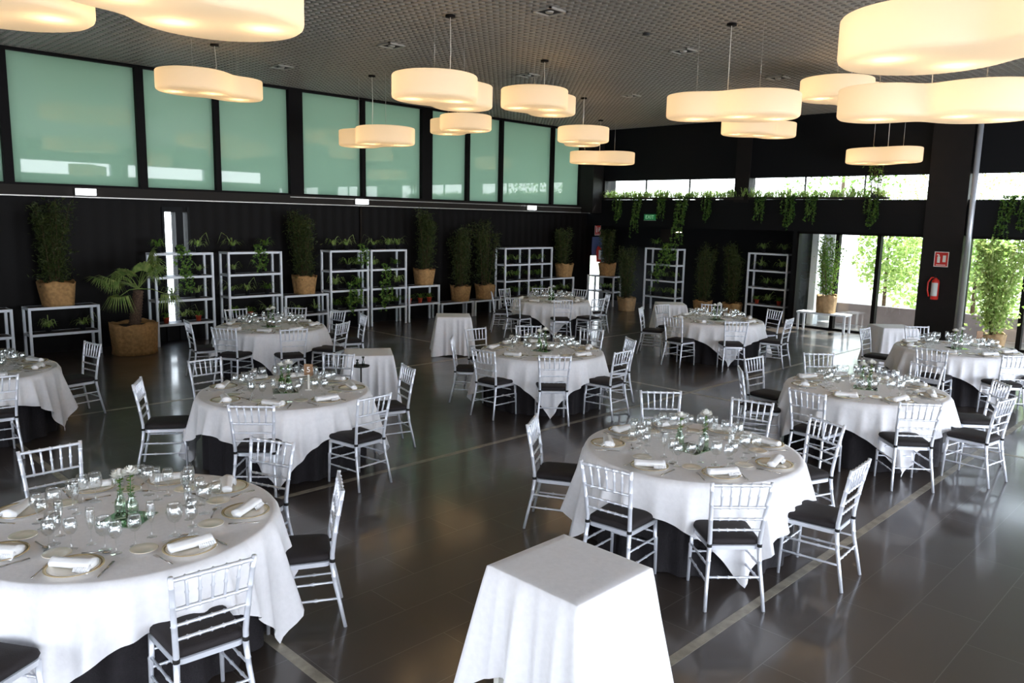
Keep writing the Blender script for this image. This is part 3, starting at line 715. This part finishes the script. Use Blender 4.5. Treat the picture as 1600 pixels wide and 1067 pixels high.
# ------------------------------------------------------------------ shelving
def shelf_unit(name, x, y, w, d, h, levels, rz, lab, mid=False, grp='white steel shelving'):
    e = empty(name, (x, y, 0), rz); tag(e, lab, 'shelf', grp)
    t = .045
    px = [0, w] + ([w/2] if mid else [])
    for xx in sorted(px):
        for yy in (0, d-t):
            x0 = max(0, min(w-t, xx-t/2)); MB().box(x0, x0+t, yy, yy+t, 0, h).build('post', 'shelfw', e, smooth=False, bevel=.002)
    for z in levels:
        f = MB()
        f.box(t, w-t, .004, .034, z-.045, z).box(t, w-t, d-.034, d-.004, z-.045, z).box(.008, .036, t, d-t, z-.045, z).box(w-.036, w-.008, t, d-t, z-.045, z)
        f.build('shelf_frame', 'shelfw', e, smooth=False)
        MB().box(.037, w-.037, .035, d-.035, z-.02, z-.002).build('shelf_board', 'board', e, smooth=False)
    return e
YF = 15.58; D_ = .42
TL = (1.83, 1.37, .91, .44)
SH = [  # kind, x0, x1, levels, label
 ('low_shelf', 2.45, 3.56, (.91, .44), 'low white shelf cut off by the left edge'), ('low_shelf', 3.79, 4.96, (.91, .44), 'low white shelf left of the potted palm'),
 ('tall_shelf', 5.98, 7.16, TL, 'tall white shelf right beside the potted palm'), ('tall_shelf', 7.46, 8.69, TL, 'second tall white shelf from the palm'),
 ('low_shelf', 8.74, 9.84, (.86, .42), 'low white shelf between the second and third tall shelves'), ('tall_shelf', 9.89, 10.95, TL, 'third tall white shelf, left of a joined pair'),
 ('tall_shelf', 11.01, 12.08, TL, 'fourth tall white shelf, right of a joined pair'), ('low_shelf', 12.14, 13.15, (.91, .46), 'low white shelf holding three red pots'),
 ('bench_shelf', 13.22, 14.35, (.42,), 'low white bench under the left of two far shrubs'), ('bench_shelf', 14.40, 15.35, (.42,), 'low white bench under the right of two far shrubs'),
 ('double_shelf', 15.43, 17.39, TL, 'wide double white shelf near the back corner'), ('low_shelf', 17.45, 18.5, (.91, .44), 'low white shelf right of the double shelf')]
for nm, x0, x1, lv, lab in SH:
    shelf_unit(nm, x0, YF if nm != 'double_shelf' else 15.5, x1-x0, D_, lv[0], lv, 0, lab, mid=(nm == 'double_shelf'), grp='white steel shelving along the left wall')
# end wall units: width runs along -Y
shelf_unit('low_shelf', 19.45, 15.85, 1.05, .4, .93, (.93, .46), -PI/2, 'low white shelf in the back corner', grp='white shelving at the end wall')
shelf_unit('tall_shelf', 19.7, 13.87, 1.15, .42, 1.86, (1.86, 1.39, .92, .44), -PI/2, 'tall white shelf under the exit sign', grp='white shelving at the end wall')
shelf_unit('tall_shelf', 20.18, 10.76, 1.17, .40, 1.85, (1.85, 1.38, .91, .44), -PI/2, 'tall white shelf beside the garden window', grp='white shelving at the end wall')
e = empty('bench', (19.30, 8.85, 0), -PI/2); tag(e, 'white steel bench under the shrub at the window', 'bench')
MB().box(0, 1.25, 0, .40, .43, .475).build('seat', 'shelfw', e, smooth=False, bevel=.004)
for xx in (.02, 1.19):
    for yy in (.01, .35): MB().box(xx, xx+.045, yy, yy+.045, 0, .43).build('leg', 'shelfw', e, smooth=False)

# ------------------------------------------------------------------ plants
def wrap_pot(e, r0, r1, h, seed, m='burlap', square=.0):
    rnd = random.Random(seed); N = 48; p = [rnd.uniform(0, 6.28) for _ in range(4)]; R = []
    for k in range(9):
        t = k/8; ring = []
        for j in range(N):
            a = 2*PI*j/N; rr = r0+(r1-r0)*t
            sq = 1+square*(math.cos(4*a)*-.5)
            rr = rr*sq*(1+.018*math.sin(11*a+p[0]+2*t)+.014*math.sin(23*a+p[1])+.02*math.sin(5*a+p[2]+t*3))
            z = h*t+(.02*math.sin(3*a+p[3])+.01*math.sin(9*a) if k == 8 else 0)
            if k == 0: rr *= 1.03
            ring.append((rr*math.cos(a), rr*math.sin(a), z))
        R.append(ring)
    R.append([(x*.93, y*.93, z-.01) for x, y, z in R[-1]]); R.append([(x*.9, y*.9, h*.88) for x, y, z in R[-1]])
    MB().rings(R, close_bot=(0, 0, 0)).build('wrapped_pot', m, e)
    MB().lathe([(0, h*.90), (r1*.90, h*.885)], 24).build('soil', 'soil', e)
def leafy(n, rnd, gen, L, Wd):
    mb = MB()
    for _ in range(n):
        b, d = gen(rnd); d = d.normalized(); s = d.cross(Vector((rnd.uniform(-1, 1), rnd.uniform(-1, 1), rnd.uniform(-1, 1))))
        if s.length < .05: continue
        s.normalize(); l = L*rnd.uniform(.6, 1.2); w = Wd*rnd.uniform(.7, 1.2); nrm = d.cross(s)*l*.1
        mb.quad(b, b+d*l*.45+s*w+nrm, b+d*l-nrm, b+d*l*.45-s*w+nrm)
    return mb
def make_shrub(seed, h, r, n, m='dleaf', ymax=9, xmax=9, potr=(.22, .27), poth=.42, pm='burlap', L=.09, Wd=.011, base=.25):
    rnd = random.Random(seed); e = empty('potted_shrub'); wrap_pot(e, potr[0], potr[1], poth, seed, pm, .12)
    st = []; sm = MB()
    for q in range(15):
        a = rnd.uniform(0, 6.28); r0 = rnd.uniform(.02, .10); top = rnd.uniform(.2, 1)*r; ht = h*rnd.uniform(.72, 1.0); c0 = Vector((r0*math.cos(a), r0*math.sin(a), poth*.85)); a += rnd.uniform(-.5, .5)
        c2 = Vector((top*math.cos(a), min(top*math.sin(a), ymax-.06), poth+ht)); c1 = Vector((r0*2*math.cos(a), r0*2*math.sin(a), poth+ht*.45)); st.append((c0, c1, c2))
        sm.tube([c0, (c0+2*c1+c2)/4, c2], [.008, .006, .002], 5)
    sm.build('stems', 'twig', e)
    def gen(rn):
        c0, c1, c2 = rn.choice(st); t = rn.uniform(base, 1)**.8; p = (1-t)**2*c0+2*t*(1-t)*c1+t*t*c2
        sp_ = r*.42*(1-.5*t); off = Vector((rn.gauss(0, 1), rn.gauss(0, 1), rn.gauss(0, .8)))*sp_*.6
        p = p+off; p.y = min(p.y, ymax-abs(rn.gauss(0, .05))); p.x = min(p.x, xmax-abs(rn.gauss(0, .05)))
        return p, Vector((rn.uniform(-1, 1), rn.uniform(-1, 1) if p.y < ymax-.1 else rn.uniform(-1, 0), rn.uniform(-.4, 1.0)))
    leafy(n, rnd, gen, L, Wd).build('foliage', m, e, smooth=False)
    return e
SHR = [(4.33, 15.82, .912, 1.46, .42, 'tall dark shrub in burlap pot on the far left low shelf', 4200), (9.36, 15.82, .862, 1.45, .40, 'tall dark shrub in burlap pot between tall shelves', 3600),
 (12.80, 15.80, .912, 1.50, .36, 'tall dark shrub in burlap pot above the red pots', 3400), (14.05, 15.80, .422, 1.62, .42, 'dark shrub in burlap pot on the left far bench', 3600),
 (14.95, 15.80, .422, 1.75, .40, 'dark shrub in burlap pot on the right far bench', 3600), (18.2, 15.75, .912, 1.1, .36, 'dark shrub in burlap pot right of the double shelf', 3000),
 (19.62, 15.2, .932, 1.05, .30, 'dark shrub in burlap pot in the back corner', 2600), (19.0, 13.95, 0, 1.50, .36, 'dark shrub in burlap pot on the floor below the exit sign', 3600),
 (20.2, 12.1, 0, 1.62, .36, 'left of two dark shrubs behind the far right table', 3600), (20.3, 11.2, 0, 1.70, .36, 'right of two dark shrubs behind the far right table', 3600)]
for i, (x, y, z, h, r, lab, nl) in enumerate(SHR):
    e = make_shrub(200+i, h, r, nl, pm='burlap' if i != 7 else 'burlap2', potr=(.22, .27) if i else (.25, .31), poth=.40 if i else .43, ymax=16.12-y if y > 15.6 else 9, base=.04); e.location = (x, y, z); tag(e, lab, 'plant', 'tall shrubs in wrapped pots')
e = make_shrub(301, 1.45, .30, 1500, 'leaf', L=.075, Wd=.02, pm='burlap2', poth=.44, potr=(.22, .24), base=.04); e.location = (19.50, 8.18, .477); tag(e, 'leafy green shrub in kraft wrapped pot on the window bench', 'plant')
# palm
def make_palm():
    rnd = random.Random(5); e = empty('potted_palm', (5.42, 15.25, 0)); wrap_pot(e, .38, .41, .58, 77, 'burlap')
    pr = []; pt = []
    for k in range(26): pt.append((.02+.004*k, 0, .50+.027*k)); pr.append((.10 if k % 2 else .118)-.0008*k)
    MB().tube(pt, pr, 12).build('trunk', 'bark', e)
    top = Vector((.12, 0, 1.20))
    for q in range(13):
        a = q*2.399+.4; el = [.95, .35, .7, .05, .55, 1.2, .25, .8, -.1, .45, 1.0, .15, .6][q]; L = rnd.uniform(.45, .66)
        d = Vector((math.cos(a)*math.cos(el), math.sin(a)*math.cos(el)*.8, math.sin(el)))
        if q == 8: d = Vector((.8, -.5, -.12)).normalized(); L = .5
        if q == 3: d = Vector((-.85, -.5, -.1)).normalized(); L = .48
        tip = top+d*L+Vector((0, 0, -.05))
        fr = MB(); fr.tube([top, top+d*L*.5+Vector((0, 0, .02)), tip], [.012, .008, .006], 5)
        s = d.cross(Vector((0, 0, 1))).normalized(); u = s.cross(d)
        for k in range(26):
            th = (-1+2*k/25)*2.1; ld = (d*math.cos(th)+s*math.sin(th)).normalized(); ll = .36*(1-.25*abs(th)/2.1)*rnd.uniform(.9, 1.1)
            w = u.cross(ld).normalized()*.013; drop = Vector((0, 0, -.10-.05*abs(th)))
            m1 = tip+ld*ll*.55+Vector((0, 0, .01)); m2 = tip+ld*ll+drop*(1 if q not in (3, 8) else 1.8)
            fr.quad(tip, m1+w, m2, m1-w)
        fr.build('fan_frond', 'palm', e, smooth=False)
    return e
tag(make_palm(), 'fan palm with fibrous trunk in a large burlap pot', 'plant')

def make_spider(seed, pot='dpot', m='spider', n=34, L=.22, ph=.09):
    rnd = random.Random(seed); e = empty('spider_plant' if m == 'spider' else 'leafy_plant')
    MB().lathe([(0, 0), (.038, 0), (.052, ph), (.056, ph), (.056, ph+.012), (.045, ph+.012), (.042, ph-.01), (0, ph-.01)], 14).build('pot', pot, e)
    f = MB()
    for q in range(n):
        a = rnd.uniform(0, 6.28); l = L*rnd.uniform(.6, 1.15); up_ = rnd.uniform(.9, 2.8); d = Vector((math.cos(a), math.sin(a), 0)); s = Vector((-d.y, d.x, 0))*.0085
        P = [Vector((0, 0, ph-.01))+d*l*t+Vector((0, 0, l*(up_*t-.95*up_*t*t*rnd.uniform(.75, 1.05)))) for t in (0, .35, .7, 1)]
        for k in range(3):
            w0 = s*(1-.0*k) if k else s*.6; w1 = s*(1 if k < 2 else .1); f.quad(P[k]-w0, P[k]+w0, P[k+1]+w1, P[k+1]-w1)
    f.build('leaves', m, e, smooth=False)
    return e
def make_trailer(seed, L=.5, m='leaf', n=7):
    rnd = random.Random(seed); e = empty('trailing_vine')
    MB().lathe([(0, 0), (.038, 0), (.052, .08), (.056, .08), (.056, .09), (.045, .09), (.042, .07), (0, .07)], 14).build('pot', 'dpot', e)
    f = MB(); st = MB()
    for q in range(n):
        y0 = rnd.uniform(-.12, .12); l = L*rnd.uniform(.4, 1.0); pts = [Vector((0, y0*.3, .08)), Vector((-.10, y0*.7, .13)), Vector((-.21, y0, .02))]
        k = 3; z = .02
        while z > -l: z -= .06; pts.append(Vector((-.21+rnd.uniform(-.015, .015), y0+rnd.uniform(-.02, .02)*k*.5, z))); k += 1
        st.tube(pts, .0025, 4)
        for k in range(len(pts)-1):
            for r in range(3):
                b = pts[k].lerp(pts[k+1], rnd.random()); d = Vector((rnd.uniform(-1, .2), rnd.uniform(-1, 1), rnd.uniform(-1, .3))).normalized(); s = d.cross(Vector((rnd.uniform(-1, 1), 1, rnd.uniform(-1, 1)))).normalized()*.02
                l2 = rnd.uniform(.035, .06); f.quad(b, b+d*l2*.4+s, b+d*l2, b+d*l2*.4-s)
    st.build('stems', 'stem', e); f.build('leaves', m, e, smooth=False)
    return e
PS = [Proto(make_spider(1)), Proto(make_spider(2, m='leaf', L=.18, n=40)), Proto(make_spider(3, L=.26, n=24)), Proto(make_spider(4, pot='terracotta', m='leaf', L=.13, n=30))]
PT = [Proto(make_trailer(11, .42)), Proto(make_trailer(12, .30))]
rnd = random.Random(42)
def sp(kind, x, y, z, lab, rz=None, sc=1.0):
    p = PT[kind-10] if kind >= 10 else PS[kind]
    cat = 'plant'
    desc = {0: 'spider plant in black pot', 1: 'small green plant in black pot', 2: 'wispy spider plant in black pot', 3: 'small plant in red pot', 10: 'long trailing vine', 11: 'short trailing vine'}[kind]
    p.place((x, y, z), rnd.uniform(0, 6) if rz is None else rz, desc + ' ' + lab, cat, 'small plants on the shelves', sc=sc)
# shelves along left wall: (unit phrase, x0, list of (level z, [(dx, kind)...]))
YP = 15.78
SP = [
 ('on the low shelf left of the palm', 3.79, .44, [(.35, 0), (.92, 2)], 1.0),
 ('on top of the first tall shelf', 5.98, 1.83, [(.15, 1), (.55, 11), (.95, 2)], 1.2),
 ('on the first tall shelf, upper tier', 5.98, 1.37, [(.2, 2), (.62, 11), (.95, 2)], 1.0),
 ('on the first tall shelf, middle tier', 5.98, .91, [(.4, 0), (.9, 2)], 1.1),
 ('on the first tall shelf, bottom tier', 5.98, .44, [(.25, 3), (.6, 2), (.9, 3)], 1.1),
 ('on top of the second tall shelf', 7.46, 1.83, [(.2, 2), (.70, 11), (.95, 1)], 1.2),
 ('on the second tall shelf, upper tier', 7.46, 1.37, [(.2, 0), (.8, 2)], .9),
 ('on the second tall shelf, middle tier', 7.46, .91, [(.15, 2), (.5, 2), (.95, 1)], 1.1),
 ('on the second tall shelf, bottom tier', 7.46, .44, [(.2, 1), (.55, 3), (.95, 0)], 1.1),
 ('on the low shelf between tall ones', 8.74, .42, [(.4, 2), (.85, 2)], .9),
 ('on top of the third tall shelf', 9.89, 1.83, [(.2, 0), (.55, 2), (.9, 11)], 1.1),
 ('on the third tall shelf, upper tier', 9.89, 1.37, [(.6, 0), (.88, 1)], 1.2),
 ('on the third tall shelf, middle tier', 9.89, .91, [(.25, 0), (.62, 10), (.88, 1)], 1.3),
 ('on the third tall shelf, bottom tier', 9.89, .44, [(.25, 1), (.6, 1), (.88, 0)], 1.2),
 ('on top of the fourth tall shelf', 11.01, 1.83, [(.2, 2), (.62, 0), (.92, 0)], 1.1),
 ('on the fourth tall shelf, upper tier', 11.01, 1.37, [(.2, 0), (.45, 11), (.85, 1)], 1.0),
 ('on the fourth tall shelf, middle tier', 11.01, .91, [(.42, 10), (.9, 0)], 1.2),
 ('on the fourth tall shelf, bottom tier', 11.01, .44, [(.2, 1), (.6, 0), (.88, 1)], 1.1),
 ('on the red pot shelf', 12.14, .46, [(.15, 3), (.5, 3), (.8, 3)], 1.25),
 ('on the double shelf, upper tier', 15.43, 1.37, [(.35, 1), (.65, 0), (1.25, 1), (1.6, 0)], 1.1),
 ('on the double shelf, middle tier', 15.43, .91, [(.3, 0), (.7, 1), (1.2, 1), (1.6, 1)], 1.2),
 ('on the double shelf, bottom tier', 15.43, .44, [(.3, 1), (.7, 1), (1.3, 0), (1.7, 1)], 1.2),
 ('beside the double shelf', 17.45, .44, [(.4, 1), (.8, 0)], 1.1)]
def many(lab, q, n):
    if n == 1: return lab
    return lab + (', left one' if q == 0 else ', right one' if q == n-1 else ', middle one' if n == 3 else ', second' if q == 1 else ', third')
for lab, x0, z, items, sc in SP:
    for q, (dx, kd) in enumerate(items): sp(kd, x0+dx, YP-.02 if kd < 10 else YP, z+.0, many(lab, q, len(items)), rz=PI/2 if kd >= 10 else None, sc=sc)
for lab, x0, y0, z, items, sc in [
 ('on the corner low shelf', 19.65, 15.85, .46, [(.5, 1), (.8, 0)], 1.0), ('on top of the exit sign shelf', 19.92, 13.87, 1.86, [(.25, 1), (.7, 11), (.95, 10)], 1.2),
 ('on the exit sign shelf, upper tier', 19.92, 13.87, 1.39, [(.6, 10), (.85, 1)], 1.2), ('on the exit sign shelf, middle tier', 19.92, 13.87, .92, [(.2, 1), (.6, 0), (.95, 1)], 1.1),
 ('on the exit sign shelf, bottom tier', 19.92, 13.87, .44, [(.2, 1), (.6, 0), (.95, 0)], 1.1),
 ('on top of the shelf by the garden window', 20.38, 10.76, 1.85, [(.35, 0), (.95, 0)], 1.1), ('on the garden window shelf, upper tier', 20.38, 10.76, 1.38, [(.3, 2), (.9, 0)], 1.1),
 ('on the garden window shelf, middle tier', 20.38, 10.76, .91, [(.5, 0), (.9, 0)], 1.1), ('on the garden window shelf, bottom tier', 20.38, 10.76, .44, [(.25, 3), (.6, 0), (.9, 3)], 1.2)]:
    for q, (dx, kd) in enumerate(items): sp(kd, x0, y0-dx, z, many(lab, q, len(items)), rz=0 if kd >= 10 else None, sc=sc)
# one long leaf clump hanging over the palm side of the first tall shelf
# ledge planting: ferns and vines along the planter ledge
def make_fern(seed):
    rnd = random.Random(seed); e = empty('ledge_fern'); f = MB()
    for q in range(80):
        a = rnd.uniform(0, 6.28); l = .40*rnd.uniform(.5, 1.15); up_ = rnd.uniform(.9, 2.6); d = Vector((math.cos(a)*.6, math.sin(a), 0)); s = Vector((-d.y, d.x, 0)).normalized()*.012
        b0 = Vector((rnd.uniform(-.08, .08), rnd.uniform(-.25, .25), 0))
        P = [b0+d*l*t+Vector((0, 0, l*(up_*t-.9*up_*t*t*1.1))) for t in (0, .35, .7, 1)]
        for k in range(3): w1 = s*(1 if k < 2 else .1); f.quad(P[k]-s, P[k]+s, P[k+1]+w1, P[k+1]-w1)
    f.build('fronds', 'spider', e, smooth=False); MB().box(-.08, .08, -.28, .28, -.06, .0).build('root_ball', 'soil', e, smooth=False)
    return e
def make_curtain(seed, L):
    rnd = random.Random(seed); e = empty('hanging_vine'); f = MB(); st = MB()
    for q in range(9):
        y0 = rnd.uniform(-.16, .16); l = L*rnd.uniform(.25, 1.0); z = 0; pts = [Vector((.12, y0, .05)), Vector((0, y0, .08)), Vector((-.05, y0, 0))]
        while z > -l: z -= .09; pts.append(Vector((-.06+rnd.uniform(-.02, .01), pts[-1].y+rnd.uniform(-.03, .03), z)))
        st.tube(pts, .003, 4)
        for k in range(len(pts)-1):
            for r in range(5):
                b = pts[k].lerp(pts[k+1], rnd.random()); d = Vector((rnd.uniform(-1, .1), rnd.uniform(-1, 1), rnd.uniform(-1, .3))).normalized(); s = d.cross(Vector((rnd.uniform(-1, 1), 1, rnd.uniform(-1, 1)))).normalized()*.022
                l2 = rnd.uniform(.045, .075); f.quad(b, b+d*l2*.4+s, b+d*l2, b+d*l2*.4-s)
    st.build('stems', 'stem', e); f.build('leaves', 'vine', e, smooth=False)
    return e
PF = [Proto(make_fern(21)), Proto(make_fern(22))]; PC = [Proto(make_curtain(31, .55)), Proto(make_curtain(32, 1.3)), Proto(make_curtain(33, .8))]
yy = 15.3; q = 0
while yy > 7.3:
    PF[q % 2].place((XW+.03, yy, 3.335), rnd.uniform(-.2, .2)+(PI if q % 3 == 0 else 0), 'green fern growing along the dark planter ledge', 'plant', 'ferns along the planter ledge', sc=rnd.uniform(.8, 1.1)); yy -= .47; q += 1
for yv, kd, lab, sc in [(15.0, 2, 'left end of the ledge'), (14.3, 0, 'above the corner'), (13.6, 0, 'above the exit sign'), (12.95, 2, 'right of the exit sign')] and [(15.0, 2, 'at the left end of the planter ledge', 1), (14.25, 1, 'left of the exit sign', 1), (13.4, 0, 'just above the exit sign', 1), (12.7, 1, 'reaching down right of the exit sign', 1.3), (11.9, 2, 'left of the middle column', .9), (10.3, 0, 'right of the middle column', 1), (9.5, 2, 'at the left side of the garden window', 1.1), (8.9, 0, 'over the left garden pane', 1), (7.4, 2, 'over the middle garden pane', 1.0), (4.55, 1, 'in front of the right hand strip window', .9), (4.25, 2, 'over the right hand garden pane', 1)]:
    PC[kd].place((XW-.03, yv, 3.28), 0, 'leafy vine hanging from the ledge ' + lab, 'plant', 'vines hanging from the ledge', sc=sc)
e = make_shrub(401, 1.15, .22, 420, 'leaf', L=.07, Wd=.024, poth=.12, potr=(.09, .11), pm='dpot'); e.location = (XW+.02, 7.35, 3.275); e.name = 'ledge_shrub'; tag(e, 'upright leafy shrub on the ledge before the strip window', 'plant')
for y0, lab in ((4.42, 'tall climbing plant in pot before the right hand window'),):
    e = make_shrub(402, 2.05, .56, 2700, 'bright', L=.10, Wd=.036, poth=.42, potr=(.22, .26), pm='burlap2', base=.05); e.location = (19.25, y0, 0); tag(e, lab, 'plant')
# outdoor greenery
def tree(name, x, y, h, r, n, seed, lab, m='bright', trunk=.06, low=.25):
    rnd = random.Random(seed); e = empty(name, (x, y, -.05)); MB().tube([(0, 0, 0), (.05, .03, h*.5), (0, 0, h*.9)], [trunk, trunk*.7, trunk*.3], 7).build('trunk', 'twig', e)
    def gen(rn):
        while True:
            p = Vector((rn.uniform(-1, 1), rn.uniform(-1, 1), rn.uniform(-1, 1)))
            if .2 < p.length < 1: break
        z = h*(low+(1-low)*(p.z*.5+.5)); return Vector((p.x*r, p.y*r, z)), Vector((rn.uniform(-1, 1), rn.uniform(-1, 1), rn.uniform(-1, .4)))
    leafy(n, rnd, gen, .16, .05).build('crown', m, e, smooth=False); tag(e, lab, 'tree', 'garden trees beyond the end windows')
tree('garden_tree', 23.2, 8.1, 3.2, .9, 1500, 1, 'bright green climbing tree behind the middle garden pane')
tree('garden_tree', 23.4, 5.9, 3.0, .85, 1300, 2, 'bright green tree just left of the brown column')
tree('garden_tree', 23.4, 3.5, 3.2, 1.1, 1500, 3, 'bright green tree behind the right hand pane')
tree('garden_tree', 28.0, 11.5, 6.0, 2.0, 900, 4, 'pale bare-looking tree beyond the left strip window', 'leaf', .12, .4)
tree('garden_tree', 31.5, 4.0, 7.0, 2.6, 1800, 5, 'large tree beyond the right strip window', 'leaf', .14, .35)
tree('garden_tree', 33.0, 9.0, 6.0, 3.0, 1800, 6, 'distant tree in the middle of the garden', 'bright', .14, .2)

rnd2 = random.Random(9); hp = []
def hgen(rn):
    return Vector((26.5+rn.gauss(0, .5), rn.uniform(-4, 9), max(0, 3.4*rn.random()**.8))), Vector((rn.uniform(-1, 1), rn.uniform(-1, 1), rn.uniform(-1, .5)))
tag(leafy(9000, rnd2, hgen, .22, .07).build('hedge', 'bright', smooth=False), 'loose bright green hedge along the back of the garden', 'hedge')
# ------------------------------------------------------------------ signs, extinguishers, lamps on walls
def extinguisher(x, y, z, rz, lab, s=1.0):
    e = empty('fire_extinguisher', (x, y, z), rz); tag(e, lab, 'fire extinguisher')
    MB().lathe([(0, 0), (.075, 0), (.082, .015), (.082, .40), (.07, .445), (.03, .465), (.03, .49), (0, .49)], 20).build('cylinder', 'red', e)
    o = MB(); 
    for j in range(10):
        a0 = -PI/2-.95+1.9*j/10; a1 = a0+.19; o.quad((.0835*math.cos(a0), .0835*math.sin(a0), .08), (.0835*math.cos(a1), .0835*math.sin(a1), .08), (.0835*math.cos(a1), .0835*math.sin(a1), .38), (.0835*math.cos(a0), .0835*math.sin(a0), .38))
    o.build('paper_label', 'label', e)
    MB().box(-.012, .012, -.10, .03, .49, .515).box(-.012, .012, -.09, .02, .535, .55).build('handle', 'iron', e, smooth=False)
    MB().tube([(0, 0, .50), (-.09, -.02, .49), (-.15, -.03, .38), (-.15, -.03, .2), (-.11, -.03, .06)], .017, 7).build('hose', 'red', e)
    MB().box(-.03, .03, .07, .10, .30, .42).build('wall_bracket', 'iron', e, smooth=False)
    return e
extinguisher(XW-.255, 5.74, 1.02, -PI/2, 'red fire extinguisher with pale label on the brown column', 1)
extinguisher(20.30, YW-.105, 1.30, 0, 'red fire extinguisher in the back corner', 1)
def fire_sign(x, y, z, rz, lab):
    e = empty('fire_sign', (x, y, z), rz); tag(e, lab, 'sign')
    MB().box(-.15, .15, -.004, .004, -.17, .17).build('panel', 'sign_w', e, smooth=False)
    MB().box(-.135, .135, -.006, -.004, -.155, .155).build('red_field', 'red', e, smooth=False)
    p = MB().lathe([(0, 0), (1, 0)], 4) if False else MB()
    p.box(-.085, -.025, -.008, -.006, -.08, .06).box(-.07, -.04, -.008, -.006, .06, .10).box(-.10, -.055, -.008, -.006, .09, .115)
    p.box(.03, .095, -.008, -.006, -.06, .09).box(-.10, .10, -.008, -.006, -.135, -.12)
    p.build('pictogram', 'sign_w', e, smooth=False)
fire_sign(XW-.16, 5.70, 1.93, -PI/2, 'red and white fire extinguisher sign on the brown column')
fire_sign(20.32, YW-.01, 2.32, 0, 'red and white fire extinguisher sign in the back corner')
tag(MB().box(20.05, 20.62, YW-.012, YW-.002, 1.5, 2.1).build('blue_panel', 'blue', smooth=False), 'dull blue panel below the corner fire sign', 'panel')
e = empty('exit_sign', (XW-.08, 13.76, 2.76), -PI/2); tag(e, 'small green EXIT sign hanging under the planter ledge', 'sign')
MB().box(-.20, .20, -.015, .015, -.085, .085).build('housing', 'exitg', e, smooth=False); text('EXIT', .15, 'exitw', e, (0, -.017, 0), (PI/2, 0, 0), .0005)
MB().box(-.21, .21, -.02, .02, -.10, -.088).build('bottom_rail', 'alu', e, smooth=False)
tag(MB().box(XR-.012, XR-.002, 13.9, 14.35, 2.0, 2.4).build('notice_board', 'band', smooth=False), 'small grey notice on the dark wall under the exit sign', 'notice')
e = empty('spot_lamp', (XW+.1, 12.85, 2.33)); tag(e, 'small lit round downlight under the planter ledge', 'lamp')
MB().lathe([(0, 0), (.085, 0), (.09, .02), (0, .03)], 16).build('lens', 'spot', e); MB().tube([(0, 0, .02), (0, 0, .14)], .012, 6).build('stem', 'iron', e)
for x, lab, rz in ((4.98, 'leftmost of three on the left wall', 0), (11.07, 'middle of three on the left wall', 0), (17.0, 'rightmost of three on the left wall', 0)):
    e = empty('emergency_light', (x, YW-.17, 2.955), rz); tag(e, 'bright white rectangular emergency light on the brown band, ' + lab, 'lamp', 'emergency lights on the left wall')
    MB().box(-.17, .17, -.035, .03, -.055, .055).build('diffuser', 'lampw', e, smooth=False); MB().box(-.18, .18, .0, .035, -.065, .065).build('housing', 'alu', e, smooth=False)
tag(MB().tube([(11.13, YW-.04, 0), (11.13, YW-.04, 2.86)], .025, 8).build('wall_pipe', 'band'), 'thin grey vertical pipe below the middle emergency light', 'pipe')
tag(MB().tube([(XW-.12, 5.20, 0), (XW-.12, 5.20, CZ+.05)], .06, 12).build('downpipe', 'pipe'), 'pale grey downpipe on the right of the brown column', 'pipe')
